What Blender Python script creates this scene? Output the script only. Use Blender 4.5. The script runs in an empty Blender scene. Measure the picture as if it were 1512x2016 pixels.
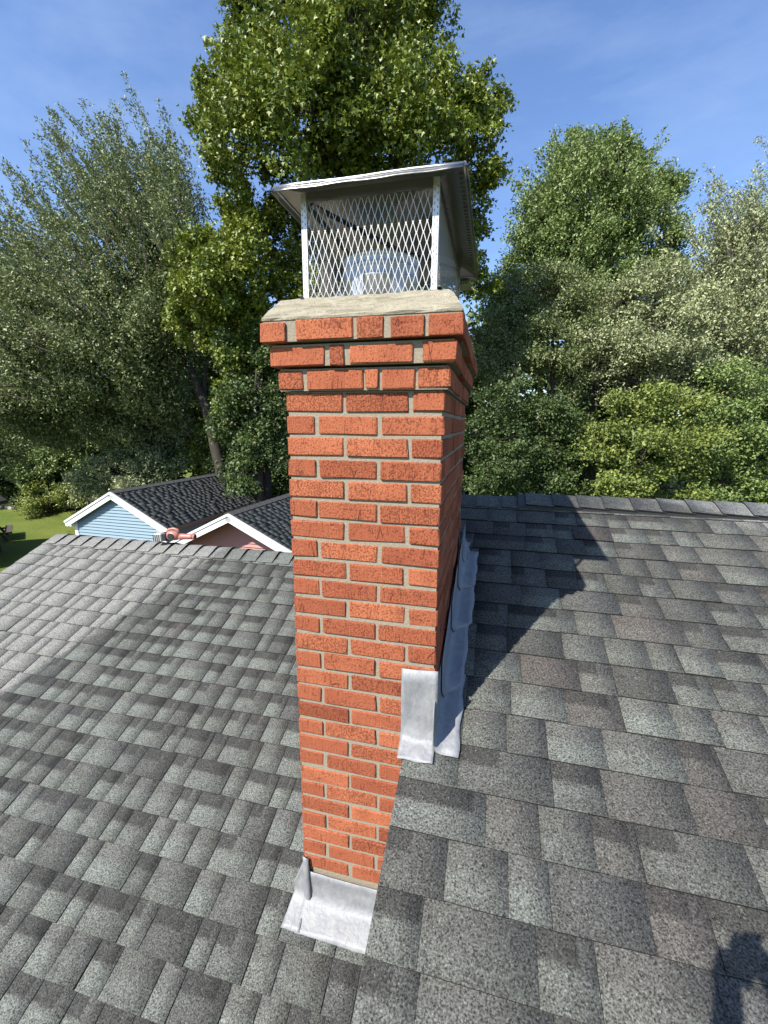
import bpy, math, random
import numpy as np
from mathutils import Vector, Matrix

random.seed(7)
RNG = np.random.default_rng(7)
scene = bpy.context.scene
COL = scene.collection

# ------------------------------------------------------------------ camera, sky, sun, exposure
F_PX, IMG_W, IMG_H = 849.8, 1512.0, 2016.0
CAM = np.array([0.634, -1.2885, -0.0902])
YAW, PITCH, ROLL = -0.23923, -0.20176, 0.00596

def cam_axes():
    cy, sy, cp, sp = math.cos(YAW), math.sin(YAW), math.cos(PITCH), math.sin(PITCH)
    fwd = np.array([sy*cp, cy*cp, sp]); right = np.array([cy, -sy, 0.0]); up = np.cross(right, fwd)
    r2 = math.cos(ROLL)*right + math.sin(ROLL)*up
    u2 = -math.sin(ROLL)*right + math.cos(ROLL)*up
    return r2, u2, fwd
AX = cam_axes()
cam_data = bpy.data.cameras.new('camera')
cam = bpy.data.objects.new('camera', cam_data); COL.objects.link(cam)
M = Matrix.Identity(4)
for i in range(3):
    M[i][0] = AX[0][i]; M[i][1] = AX[1][i]; M[i][2] = -AX[2][i]; M[i][3] = CAM[i]
cam.matrix_world = M
cam_data.sensor_fit = 'HORIZONTAL'; cam_data.sensor_width = 36.0
cam_data.lens = 36.0*F_PX/IMG_W
cam_data.clip_start = 0.02; cam_data.clip_end = 2000
scene.camera = cam

def at(u, v, d):
    """world point seen at photo position (u, v), d metres in front of the camera"""
    return CAM + d*(AX[2] + AX[0]*(u-IMG_W/2)/F_PX + AX[1]*(IMG_H/2-v)/F_PX)
def to_px(P):
    q = np.asarray(P, float) - CAM
    x, y, z = q@AX[0], q@AX[1], q@AX[2]
    return np.stack([IMG_W/2+F_PX*x/z, IMG_H/2-F_PX*y/z, z], -1)

SUN = np.array([-0.384, -0.592, 0.7087]); SUN /= np.linalg.norm(SUN)
sd = bpy.data.lights.new('sun', 'SUN'); sd.energy = 5.0; sd.angle = math.radians(0.53); sd.color = (1.0, 0.95, 0.87)
so = bpy.data.objects.new('sun', sd); COL.objects.link(so)
so.rotation_euler = Vector(SUN).to_track_quat('Z', 'Y').to_euler()

world = bpy.data.worlds.new('World'); scene.world = world; world.use_nodes = True
wn, wl = world.node_tree.nodes, world.node_tree.links
wn.clear()
w_out = wn.new('ShaderNodeOutputWorld'); w_bg = wn.new('ShaderNodeBackground'); w_sky = wn.new('ShaderNodeTexSky')
w_sky.sky_type = 'NISHITA'; w_sky.sun_disc = False
w_sky.sun_elevation = math.asin(SUN[2]); w_sky.sun_rotation = math.atan2(SUN[0], SUN[1])
w_sky.air_density = 1.15; w_sky.dust_density = 0.6; w_sky.ozone_density = 2.2
# thin high cirrus over the whole sky
w_tc = wn.new('ShaderNodeTexCoord'); w_map = wn.new('ShaderNodeMapping'); w_map.inputs['Scale'].default_value = (1.2, 2.6, 5.0)
w_map.inputs['Rotation'].default_value = (0.2, 0.3, 0.5)
w_noise = wn.new('ShaderNodeTexNoise'); w_noise.inputs['Scale'].default_value = 1.6; w_noise.inputs['Detail'].default_value = 7; w_noise.inputs['Roughness'].default_value = 0.62
w_ramp = wn.new('ShaderNodeMapRange'); w_ramp.inputs[1].default_value = 0.45; w_ramp.inputs[2].default_value = 0.8; w_ramp.inputs[3].default_value = 0.0; w_ramp.inputs[4].default_value = 0.32
w_mix = wn.new('ShaderNodeMix'); w_mix.data_type = 'RGBA'
w_tint = wn.new('ShaderNodeMix'); w_tint.data_type = 'RGBA'; w_tint.blend_type = 'MULTIPLY'; w_tint.inputs[0].default_value = 1.0
w_tint.inputs[7].default_value = (1.06, 1.18, 1.44, 1)
wl.new(w_tc.outputs['Generated'], w_map.inputs['Vector']); wl.new(w_map.outputs['Vector'], w_noise.inputs['Vector'])
wl.new(w_noise.outputs['Fac'], w_ramp.inputs[0]); wl.new(w_ramp.outputs[0], w_mix.inputs[0])
wl.new(w_sky.outputs['Color'], w_tint.inputs[6]); wl.new(w_tint.outputs[2], w_mix.inputs[6]); w_mix.inputs[7].default_value = (4.0, 5.2, 7.2, 1)
wl.new(w_mix.outputs[2], w_bg.inputs['Color']); wl.new(w_bg.outputs['Background'], w_out.inputs['Surface'])
w_bg.inputs['Strength'].default_value = 0.08

vs = scene.view_settings
vs.view_transform = 'Standard'; vs.look = 'None'; vs.exposure = 1.0; vs.gamma = 1.0; vs.use_curve_mapping = False
scene.cycles.max_bounces = 6; scene.cycles.diffuse_bounces = 1; scene.cycles.glossy_bounces = 3
scene.cycles.transmission_bounces = 3; scene.cycles.transparent_max_bounces = 4
scene.cycles.use_denoising = True

# ------------------------------------------------------------------ materials
class NT:
    """small helper round a node tree"""
    def __init__(s, name):
        s.m = bpy.data.materials.new(name); s.m.use_nodes = True
        s.n, s.l = s.m.node_tree.nodes, s.m.node_tree.links
        s.b = s.n['Principled BSDF']; s.out = s.n['Material Output']
    def link(s, a, b): s.l.new(a, b)
    def val(s, node, key, v):
        if hasattr(v, 'is_linked') or hasattr(v, 'links'): s.l.new(v, node.inputs[key])
        else: node.inputs[key].default_value = v
    def pos(s): return s.n.new('ShaderNodeNewGeometry').outputs['Position']
    def obj(s): return s.n.new('ShaderNodeTexCoord').outputs['Object']
    def mapping(s, vec, scale=(1, 1, 1), rot=(0, 0, 0)):
        k = s.n.new('ShaderNodeMapping'); s.link(vec, k.inputs['Vector'])
        k.inputs['Scale'].default_value = scale; k.inputs['Rotation'].default_value = rot
        return k.outputs['Vector']
    def noise(s, vec, scale, detail=3, rough=0.55):
        k = s.n.new('ShaderNodeTexNoise'); s.link(vec, k.inputs['Vector'])
        k.inputs['Scale'].default_value = scale; k.inputs['Detail'].default_value = detail; k.inputs['Roughness'].default_value = rough
        return k.outputs['Fac']
    def voronoi(s, vec, scale, out='Distance', feature='F1'):
        k = s.n.new('ShaderNodeTexVoronoi'); k.feature = feature; s.link(vec, k.inputs['Vector']); k.inputs['Scale'].default_value = scale
        return k.outputs[out]
    def mr(s, x, a, b, c=0.0, d=1.0, smooth=False):
        k = s.n.new('ShaderNodeMapRange'); s.link(x, k.inputs[0])
        if smooth: k.interpolation_type = 'SMOOTHSTEP'
        for i, v in zip((1, 2, 3, 4), (a, b, c, d)): s.val(k, i, v)
        return k.outputs[0]
    def math(s, op, a, b=0.0, c=None):
        k = s.n.new('ShaderNodeMath'); k.operation = op; s.val(k, 0, a); s.val(k, 1, b)
        if c is not None: s.val(k, 2, c)
        return k.outputs[0]
    def mix(s, f, a, b, mode='MIX'):
        k = s.n.new('ShaderNodeMix'); k.data_type = 'RGBA'; k.blend_type = mode
        s.val(k, 0, f); s.val(k, 6, a if not isinstance(a, tuple) else (*a, 1)); s.val(k, 7, b if not isinstance(b, tuple) else (*b, 1))
        return k.outputs[2]
    def scale_col(s, col, f):
        k = s.n.new('ShaderNodeVectorMath'); k.operation = 'SCALE'; s.val(k, 0, col if not isinstance(col, tuple) else col); s.val(k, 'Scale', f)
        return k.outputs[0]
    def attr(s, name, out='Color'):
        k = s.n.new('ShaderNodeAttribute'); k.attribute_name = name; return k.outputs[out]
    def sep(s, v):
        k = s.n.new('ShaderNodeSeparateXYZ'); s.link(v, k.inputs[0]); return k.outputs
    def rand(s): return s.n.new('ShaderNodeObjectInfo').outputs['Random']
    def bump(s, h, strength=0.5, dist=0.01, normal=None):
        k = s.n.new('ShaderNodeBump'); s.link(h, k.inputs['Height']); k.inputs['Strength'].default_value = strength; k.inputs['Distance'].default_value = dist
        if normal is not None: s.link(normal, k.inputs['Normal'])
        return k.outputs[0]
    def col(s, c): s.val(s.b, 'Base Color', c if not isinstance(c, tuple) else (*c, 1))
    def set(s, **kw):
        names = dict(rough='Roughness', metal='Metallic', spec='Specular IOR Level', normal='Normal')
        for k, v in kw.items(): s.val(s.b, names[k], v)
        return s.m

def plain(name, c, rough=0.6, metal=0.0, var=0.15, nscale=30, bump=0.15, spec=0.5):
    t = NT(name); p = t.obj(); n = t.noise(p, nscale, 5, 0.6)
    t.col(t.mix(n, tuple(x*(1-var) for x in c), tuple(min(1, x*(1+var)) for x in c)))
    return t.set(rough=t.mr(n, 0.3, 0.7, rough*0.9, min(1, rough*1.1)), metal=metal, spec=spec, normal=t.bump(n, bump, 0.004))

def make_brick():
    t = NT('brick_fired_clay'); p = t.pos(); r = t.rand()
    pit = t.noise(t.mapping(p, (1, 1, .8)), 175, 5, .72)                  # torn clay face
    rug = t.noise(t.mapping(p, (1, 1, .10)), 150, 4, .65)                   # vertical drag marks
    blot = t.noise(p, 9, 4, .6); fine = t.noise(p, 320, 2, .6)
    cracks = t.mr(t.voronoi(t.mapping(p, (1, 1, .14)), 42, 'Distance', 'DISTANCE_TO_EDGE'), 0.0, .035, 1, 0)
    crk = t.math('MULTIPLY', cracks, t.mr(t.noise(p, 18, 2), .53, .63))
    thr = t.mr(r, 0, 1, .38, .47)
    hole = t.mr(t.math('SUBTRACT', pit, thr), -.05, .02, 1, 0)
    c = t.mix(t.mr(t.math('FRACT', t.math('MULTIPLY', r, 7.31)), 0, 1), (.265, .074, .036), (.430, .140, .066))
    c = t.mix(t.mr(blot, .35, .7, 0, .5), c, (.25, .060, .028))
    c = t.mix(t.mr(rug, .54, .72, 0, .40), c, (.43, .160, .085))
    c = t.mix(t.math('MULTIPLY', hole, .30), c, (.085, .024, .013))
    c = t.mix(t.math('MULTIPLY', crk, .45), c, (.085, .02, .013))
    c = t.mix(t.mr(fine, .62, .74, 0, .25), c, (.44, .25, .17))
    c = t.mix(t.mr(t.noise(p, 48, 4, .7), .68, .75, 0, .45), c, (.40, .33, .26))
    c = t.mix(t.mr(t.noise(t.mapping(p, (1, 1, .25)), 4.5, 5, .65), .52, .75, 0, .4), c, (.17, .045, .026))
    t.col(c)
    h = t.math('SUBTRACT', t.math('ADD', pit, t.math('MULTIPLY', rug, .6)), t.math('ADD', t.math('MULTIPLY', hole, .7), t.math('MULTIPLY', crk, .8)))
    return t.set(rough=.9, spec=.2, normal=t.bump(h, .85, .005))

def make_mortar():
    t = NT('mortar'); p = t.pos()
    n = t.noise(p, 130, 5, .7); b = t.noise(p, 14, 4, .6)
    c = t.mix(n, (.17, .145, .105), (.33, .29, .225)); c = t.mix(t.mr(b, .4, .7, 0, .45), c, (.26, .22, .16))
    t.col(c)
    return t.set(rough=.95, spec=.15, normal=t.bump(n, .8, .004))

def make_crown_concrete():
    t = NT('crown_concrete'); p = t.pos()
    st = t.noise(t.mapping(p, (.18, .18, 1.6)), 95, 5, .7); n = t.noise(p, 210, 4, .7); b = t.noise(p, 11, 4, .6)
    c = t.mix(st, (.13, .115, .080), (.42, .385, .30)); c = t.mix(t.mr(b, .42, .7, 0, .5), c, (.22, .195, .14))
    c = t.mix(t.mr(n, .56, .68, 0, .75), c, (.08, .07, .048))
    c = t.mix(t.mr(t.noise(t.mapping(p, (.12, .12, 1.2)), 60, 5, .75), .52, .62, 0, .6), c, (.12, .105, .072))
    c = t.mix(t.mr(t.noise(p, 34, 5, .7), .55, .7, 0, .45), c, (.40, .375, .31))
    t.col(c)
    return t.set(rough=.95, spec=.15, normal=t.bump(t.math('ADD', st, t.math('MULTIPLY', n, .6)), .8, .004))

def make_lead():
    t = NT('lead_sheet'); p = t.pos()
    n = t.noise(t.mapping(p, (1, 1, .55)), 75, 5, .65); b = t.noise(p, 16, 4, .6); dents = t.noise(t.mapping(p, (1, 1, .5), (.3, .2, .4)), 24, 3, .5)
    c = t.mix(n, (.135, .142, .155), (.27, .275, .285)); c = t.mix(t.mr(b, .45, .75, 0, .5), c, (.33, .325, .31))
    t.col(c)
    return t.set(rough=t.mr(n, .3, .7, .50, .68), metal=.18, normal=t.bump(t.math('ADD', dents, t.math('MULTIPLY', n, .35)), .45, .010))

def make_steel(name, c, rough, bump=.35):
    t = NT(name); p = t.obj(); n = t.noise(t.mapping(p, (.4, 6, 6)), 8, 4, .6); d = t.noise(p, 7, 3, .5)
    t.col(t.mix(n, tuple(x*.85 for x in c), c))
    return t.set(rough=t.mr(n, .3, .7, rough*.8, rough*1.2), metal=1.0, normal=t.bump(d, bump, .02))

def make_galv():
    t = NT('galvanised_angle'); p = t.pos(); z = t.sep(p)[2]
    s = t.math('FRACT', t.math('MULTIPLY', z, 62)); dot = t.mr(s, .30, .36, 1, 0)
    n = t.noise(p, 60, 4)
    c = t.mix(n, (.48, .49, .50), (.62, .63, .64)); t.col(c)
    return t.set(rough=.42, metal=.35, normal=t.bump(n, .2, .003))

def make_shingle():
    t = NT('asphalt_shingle_granules'); p = t.pos(); a = t.sep(t.attr('tint')); uv = t.sep(t.attr('tab_uv'))
    X, Y, Z = t.sep(p)
    tone, hue, dark = a[0], a[1], a[2]
    g1 = t.noise(p, 190, 3, .75); g2 = t.sep(t.voronoi(p, 300, 'Color'))[0]; blot = t.noise(p, 26, 4, .65); big = t.noise(p, 3.1, 4, .6)
    # colour blend of this tab: charcoal .. slate .. pale sage, some with a brown cast
    base = t.mix(tone, (0.0330, 0.0330, 0.0317), (0.0779, 0.0799, 0.0752))
    pale = t.math('MULTIPLY', t.mr(t.math('ADD', tone, t.math('MULTIPLY', blot, .8)), .86, 1.28), t.mr(uv[1], .68, .42))
    base = t.mix(t.math('MULTIPLY', pale, .8), base, (0.1056, 0.1175, 0.1089))
    base = t.mix(t.mr(hue, .55, 1, 0, .55), base, (0.0581, 0.0475, 0.0455))
    base = t.mix(t.mr(hue, .0, .25, .22, 0), base, (0.0561, 0.0594, 0.0673))
    # printed shadow band on the upper part of the tab
    vv = t.math('ADD', uv[1], t.math('MULTIPLY', t.math('SUBTRACT', blot, .5), .16))
    band = t.math('MULTIPLY', t.mr(vv, .56, .64), t.mr(t.math('SUBTRACT', uv[0], dark), -.02, .02, 1, 0))
    base = t.mix(t.math('MULTIPLY', band, .74), base, (0.0211, 0.0211, 0.0205))
    # paler grey field on the far left and the upper right of the roof
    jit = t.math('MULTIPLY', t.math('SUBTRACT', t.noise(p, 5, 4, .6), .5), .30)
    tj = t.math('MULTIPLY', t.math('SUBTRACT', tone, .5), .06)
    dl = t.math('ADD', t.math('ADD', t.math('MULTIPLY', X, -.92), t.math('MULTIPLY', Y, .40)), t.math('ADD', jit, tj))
    pale_maskL = t.math('MULTIPLY', t.mr(dl, 2.25, 2.34), t.math('MULTIPLY', t.mr(X, -.5, -.7), t.mr(Y, 3.2, 2.8)))
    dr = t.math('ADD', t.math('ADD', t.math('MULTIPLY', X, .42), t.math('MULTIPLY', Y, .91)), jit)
    pale_maskR = t.math('MULTIPLY', t.mr(dr, 2.07, 2.16), t.mr(X, 1.2, 1.5))
    pale_mask = t.math('MULTIPLY', t.math('MAXIMUM', pale_maskL, pale_maskR), t.mr(big, .2, .6, .75, 1))
    base = t.mix(t.math('MULTIPLY', pale_mask, .85), base, t.mix(blot, (0.1353, 0.1353, 0.1307), (0.1815, 0.1835, 0.1782)))
    # granules
    gr = t.math('ADD', t.math('MULTIPLY', t.mr(g1, .33, .67, -.45, 2.4), .70), t.math('MULTIPLY', t.mr(g2, 0, 1, .1, 1.9), .45))
    c = t.scale_col(base, t.math('MAXIMUM', gr, .12))
    sp = t.math('MULTIPLY', t.mr(g2, .94, .985), t.mr(g1, .53, .64))
    c = t.mix(t.math('MULTIPLY', sp, .7), c, (0.2376, 0.2376, 0.2310))
    c = t.mix(t.mr(t.noise(p, 1.7, 5, .6), .5, .75, 0, .25), c, t.scale_col(c, .72))
    c = t.mix(1.0, c, (1.02, 1.0, .955), 'MULTIPLY')
    c = t.mix(t.mr(dark, -1.4, -1.6), c, (.010, .010, .010))               # cut edges: bare black asphalt
    t.col(c)
    return t.set(rough=.92, spec=.3, normal=t.bump(t.math('ADD', g1, t.math('MULTIPLY', g2, .4)), .7, .004))

def leaf_mat(name, dark, light, yellow, gloss=.5, trans=.28):
    t = NT(name); a = t.sep(t.attr('tint'))
    c = t.mix(a[0], dark, light); c = t.mix(t.math('MULTIPLY', a[1], .8), c, yellow)
    t.col(c); t.set(rough=gloss, spec=.42)
    tr = t.n.new('ShaderNodeBsdfTranslucent'); t.link(t.mix(.5, c, t.mix(.5, yellow, light), 'MIX'), tr.inputs['Color'])
    ms = t.n.new('ShaderNodeMixShader'); ms.inputs[0].default_value = trans
    t.link(t.b.outputs[0], ms.inputs[1]); t.link(tr.outputs[0], ms.inputs[2]); t.link(ms.outputs[0], t.out.inputs['Surface'])
    return t.m

def make_bark():
    t = NT('bark'); p = t.pos(); n = t.noise(t.mapping(p, (1, 1, .18)), 14, 5, .65)
    t.col(t.mix(n, (.020, .017, .014), (.075, .066, .055)))
    return t.set(rough=.95, spec=.1, normal=t.bump(n, .9, .03))

def make_grass():
    t = NT('mown_grass'); p = t.pos(); n = t.noise(p, 14, 6, .75); b = t.noise(t.mapping(p, (.6, 1, 1)), .55, 4, .6); f = t.noise(p, 60, 3, .7)
    c = t.mix(n, (.045, .080, .011), (.150, .190, .030)); c = t.mix(t.mr(b, .4, .65, 0, .6), c, (.18, .20, .038)); c = t.mix(t.mr(f, .6, .8, 0, .4), c, (.18, .19, .065))
    t.col(c)
    return t.set(rough=.9, spec=.2, normal=t.bump(f, .8, .05))

MAT = dict(
    brick=make_brick(), mortar=make_mortar(), crown=make_crown_concrete(), lead=make_lead(),
    lid=make_steel('stainless_lid', (.30, .29, .275), .32), galv=make_galv(), flue=plain('flue_galvanised', (.42, .435, .46), .38, .55, .12, 30, .2),
    hem=make_steel('bright_hem', (.46, .455, .44), .36, .04), wire=plain('mesh_wire', (.40, .405, .41), .55, .15, .06, 80, .05), slot=plain('dark_slot', (.03, .03, .03), .8),
    shingle=make_shingle(), bark=make_bark(), grass=make_grass(),
    blue=plain('blue_vinyl_siding', (.165, .240, .292), .55, 0, .05, 6, .06), pink=plain('salmon_vinyl_siding', (0.360, 0.160, 0.136), .6, 0, .06, 6, .06),
    trim=plain('white_trim', (0.640, 0.640, 0.632), .5, 0, .03, 8, .04), deck=plain('roof_deck', (.05, .05, .05), .9),
    wall=plain('grey_siding', (.42, .43, .42), .7), dripedge=plain('drip_edge_metal', (0.245, 0.248, 0.252), .5, .4),
    red=plain('red_plastic', (.34, .135, .108), .42, 0, .08, 40, .05), black=plain('black_plastic', (.02, .02, .022), .5, 0, .1, 60, .1),
    silver=plain('pale_grey_plastic', (0.354, 0.354, 0.340), .5, 0, .1, 60, .05), wood=plain('weathered_dark_wood', (.055, .045, .038), .85, 0, .3, 25, .4),
    stone=plain('border_stone', (.30, .28, .25), .9, 0, .3, 10, .5),
    skin=plain('skin', (.55, .33, .24), .55), shirt=plain('grey_shirt', (.16, .17, .19), .9), jeans=plain('work_trousers', (.05, .06, .09), .9), boots=plain('work_boots', (.12, .07, .04), .7),
    glass=plain('phone_glass', (.02, .02, .025), .15),
    leaf_maple=leaf_mat('leaf_maple', (.045, .085, .012), (.135, .190, .024), (.33, .35, .045), .46, .16),
    leaf_wisp=leaf_mat('leaf_wispy', (.060, .090, .026), (.160, .200, .072), (.31, .34, .15), .5, .16),
    leaf_oak=leaf_mat('leaf_oak', (.075, .125, .030), (.175, .245, .070), (.32, .37, .12), .5, .16),
    leaf_pale=leaf_mat('leaf_pale', (.10, .135, .050), (.28, .32, .15), (.52, .52, .30), .5, .16),
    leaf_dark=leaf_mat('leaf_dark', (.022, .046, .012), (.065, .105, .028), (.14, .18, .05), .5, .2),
    leaf_bush=leaf_mat('leaf_bush', (.055, .095, .022), (.14, .19, .045), (.34, .36, .06), .55, .16),
)

# ------------------------------------------------------------------ object helpers
def tag(o, label=None, cat=None, group=None, kind=None):
    for k, v in (('label', label), ('category', cat), ('group', group), ('kind', kind)):
        if v: o[k] = v
    return o
def empty(name, loc=(0, 0, 0), label=None, cat=None, group=None, kind=None):
    o = bpy.data.objects.new(name, None); COL.objects.link(o); o.location = loc; o.empty_display_size = .1
    return tag(o, label, cat, group, kind)
def link_mesh(name, me, mat, parent=None, smooth=False):
    o = bpy.data.objects.new(name, me); COL.objects.link(o)
    if mat is not None and not me.materials: me.materials.append(mat)
    if parent is not None:
        o.parent = parent; o.matrix_parent_inverse = Matrix.Translation(-world_loc(parent))
    if smooth: me.polygons.foreach_set('use_smooth', [True]*len(me.polygons))
    return o
def world_loc(o):
    v = Vector((0, 0, 0)); 
    while o is not None:
        v += o.location; o = o.parent
        break
    return v

class MB:
    def __init__(s): s.v = []; s.f = []
    def add(s, verts, faces):
        b = len(s.v); s.v.extend([tuple(map(float, q)) for q in verts]); s.f.extend([tuple(b+i for i in f) for f in faces]); return s
    def hexa(s, c8):  # bottom 4 ccw, top 4 ccw
        return s.add(c8, [(3, 2, 1, 0), (4, 5, 6, 7), (0, 1, 5, 4), (1, 2, 6, 5), (2, 3, 7, 6), (3, 0, 4, 7)])
    def box(s, a, b):
        x0, y0, z0 = a; x1, y1, z1 = b
        return s.hexa([(x0, y0, z0), (x1, y0, z0), (x1, y1, z0), (x0, y1, z0), (x0, y0, z1), (x1, y0, z1), (x1, y1, z1), (x0, y1, z1)])
    def frame_box(s, O, X, Y, Z, a, b):
        O, X, Y, Z = map(np.asarray, (O, X, Y, Z)); q = MB().box(a, b)
        return s.add([O+X*v[0]+Y*v[1]+Z*v[2] for v in q.v], q.f)
    def chamfer(s, a, b, c, rng=None, jit=0.0, O=None, X=None, Y=None, Z=None):
        """box with cut edges and corners (26 faces), optionally uneven"""
        lo, hi = np.array(a, float), np.array(b, float); verts = []; idx = {}
        for sx in (0, 1):
            for sy in (0, 1):
                for sz in (0, 1):
                    S = (sx, sy, sz); P = np.where(np.array(S) == 1, hi, lo); sg = np.where(np.array(S) == 1, -1, 1)
                    if rng is not None: P = P + rng.normal(0, jit, 3)
                    for k in range(3):
                        q = P.copy()
                        for m in range(3):
                            if m != k: q[m] += sg[m]*c*(1 if rng is None else rng.uniform(.4, 1.5))
                        idx[(S, k)] = len(verts); verts.append(q)
        F = []
        for k in range(3):
            m, n = (k+1) % 3, (k+2) % 3
            for sk in (0, 1):
                ring = []
                for (p, q) in ((0, 0), (1, 0), (1, 1), (0, 1)):
                    S = [0, 0, 0]; S[k] = sk; S[m] = p; S[n] = q; ring.append(idx[(tuple(S), k)])
                F.append(tuple(ring) if sk else tuple(ring[::-1]))
            # edges along axis k: join faces m and n
            for p in (0, 1):
                for q in (0, 1):
                    S0 = [0, 0, 0]; S0[m] = p; S0[n] = q; S1 = list(S0); S1[k] = 1; S0, S1 = tuple(S0), tuple(S1)
                    r = (idx[(S0, m)], idx[(S1, m)], idx[(S1, n)], idx[(S0, n)])
                    F.append(r if (p == q) else r[::-1])
        for sx in (0, 1):
            for sy in (0, 1):
                for sz in (0, 1):
                    S = (sx, sy, sz); r = (idx[(S, 0)], idx[(S, 1)], idx[(S, 2)])
                    F.append(r if (sx+sy+sz) % 2 else r[::-1])
        if O is not None: verts = [np.asarray(O)+np.asarray(X)*v[0]+np.asarray(Y)*v[1]+np.asarray(Z)*v[2] for v in verts]
        return s.add(verts, F)
    def tube(s, pts, rad, n=6, cap=True):
        pts = [np.asarray(p, float) for p in pts]
        if np.isscalar(rad): rad = [rad]*len(pts)
        rings = []; up = np.array([.31, .17, .93])
        for i, p in enumerate(pts):
            d = pts[min(i+1, len(pts)-1)]-pts[max(i-1, 0)]; d = d/(np.linalg.norm(d)+1e-9)
            a = np.cross(d, up); a /= np.linalg.norm(a)+1e-9; b = np.cross(d, a)
            rings.append([p+rad[i]*(math.cos(2*math.pi*k/n)*a+math.sin(2*math.pi*k/n)*b) for k in range(n)])
        V = [v for r in rings for v in r]; F = []
        for i in range(len(rings)-1):
            for k in range(n):
                F.append((i*n+k, i*n+(k+1) % n, (i+1)*n+(k+1) % n, (i+1)*n+k))
        if cap: F.append(tuple(range(n))[::-1]); F.append(tuple((len(rings)-1)*n+k for k in range(n)))
        return s.add(V, F)
    def lathe(s, prof, c=(0, 0, 0), n=28, axis=2):
        V = []; F = []
        for r, h in prof:
            for k in range(n):
                a = 2*math.pi*k/n; q = [r*math.cos(a), r*math.sin(a), h]
                if axis == 0: q = [q[2], q[0], q[1]]
                V.append(np.array(q)+np.array(c))
        for i in range(len(prof)-1):
            for k in range(n): F.append((i*n+k, i*n+(k+1) % n, (i+1)*n+(k+1) % n, (i+1)*n+k))
        return s.add(V, F)
    def sheet(s, grid, th=0.0016):
        """grid[i][j] of points -> thin solid sheet (two sides and rim)"""
        G = np.array(grid, float); a, b = G.shape[:2]
        du = np.gradient(G, axis=0); dv = np.gradient(G, axis=1); N = np.cross(du, dv); N /= np.linalg.norm(N, axis=2, keepdims=True)+1e-9
        T = G+N*th/2; Bm = G-N*th/2
        V = list(T.reshape(-1, 3))+list(Bm.reshape(-1, 3)); o = a*b; F = []
        for i in range(a-1):
            for j in range(b-1):
                q = (i*b+j, (i+1)*b+j, (i+1)*b+j+1, i*b+j+1); F.append(q); F.append(tuple(o+k for k in q[::-1]))
        rim = [(i, 0) for i in range(a)]+[(a-1, j) for j in range(1, b)]+[(i, b-1) for i in range(a-2, -1, -1)]+[(0, j) for j in range(b-2, 0, -1)]
        for k in range(len(rim)):
            (i, j), (p, q) = rim[k], rim[(k+1) % len(rim)]
            F.append((i*b+j, o+i*b+j, o+p*b+q, p*b+q))
        return s.add(V, F)
    def build(s, name, mat, parent=None, smooth=False, **kw):
        me = bpy.data.meshes.new(name); me.from_pydata(s.v, [], s.f); me.update()
        o = link_mesh(name, me, mat, parent, smooth); tag(o, **kw); return o

def np_mesh(name, V, F, tint=None):
    """fast mesh from arrays; F is (n, k) ; tint is (n, 3) per face"""
    me = bpy.data.meshes.new(name); n, k = F.shape
    me.vertices.add(len(V)); me.vertices.foreach_set('co', np.asarray(V, np.float32).ravel())
    me.loops.add(n*k); me.loops.foreach_set('vertex_index', F.astype(np.int32).ravel())
    me.polygons.add(n); me.polygons.foreach_set('loop_start', np.arange(0, n*k, k, dtype=np.int32))
    me.polygons.foreach_set('loop_total', np.full(n, k, np.int32))
    if tint is not None:
        a = me.attributes.new('tint', 'FLOAT_COLOR', 'FACE'); c = np.ones((n, 4), np.float32); c[:, :3] = tint; a.data.foreach_set('color', c.ravel())
    me.update(calc_edges=True); me.validate(); return me

# ------------------------------------------------------------------ ground
GZ = -5.5
g = MB(); n = 40
xs = np.concatenate([np.linspace(-400, -60, 8), np.linspace(-50, 50, 26), np.linspace(60, 400, 8)])
ys = np.concatenate([np.linspace(-300, -40, 6), np.linspace(-30, 60, 24), np.linspace(80, 600, 8)])
rg = np.random.default_rng(3)
V = [(x, y, GZ+(rg.normal(0, .04) if abs(x) < 60 and abs(y) < 70 else 0)) for x in xs for y in ys]
Fc = [(i*len(ys)+j, (i+1)*len(ys)+j, (i+1)*len(ys)+j+1, i*len(ys)+j+1) for i in range(len(xs)-1) for j in range(len(ys)-1)]
ground = g.add(V, Fc).build('lawn', MAT['grass'], None, True, kind='structure')
ground['label'] = 'mown green lawn behind the house'

# ------------------------------------------------------------------ shingled roof slopes
class Slope:
    def __init__(s, O, X, U):
        s.O, s.X, s.U = (np.asarray(q, float) for q in (O, X, U)); s.N = np.cross(s.X, s.U)
    def P(s, x, u, h=0.0): return s.O+s.X*x+s.U*u+s.N*h

def tab_arrays(sl, x0, x1, u0, u1, hb, ht, rng, lift=0.0):
    """one shingle tab: butt edge at u0, tucked under the next course at u1"""
    j = rng.normal(0, .0012, 4)
    v = [sl.P(x0, u0+j[0], .0004), sl.P(x1, u0+j[1], .0004), sl.P(x1, u1, .0002), sl.P(x0, u1, .0002),
         sl.P(x0, u0+j[0], hb+lift), sl.P(x1, u0+j[1], hb+lift*rng.uniform(.2, 1)), sl.P(x1, u1, ht), sl.P(x0, u1, ht)]
    f = [(4, 5, 6, 7), (0, 1, 5, 4), (1, 2, 6, 5), (3, 0, 4, 7)]
    uv = [(0, 0), (1, 0), (1, 1.12), (0, 1.12)]
    luv = [uv, [(0, 0), (1, 0), (1, 0), (0, 0)], [(1, 0), (1, 1), (1, 1), (1, 0)], [(0, 1), (0, 0), (0, 0), (0, 1)]]
    return v, f, luv

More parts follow.
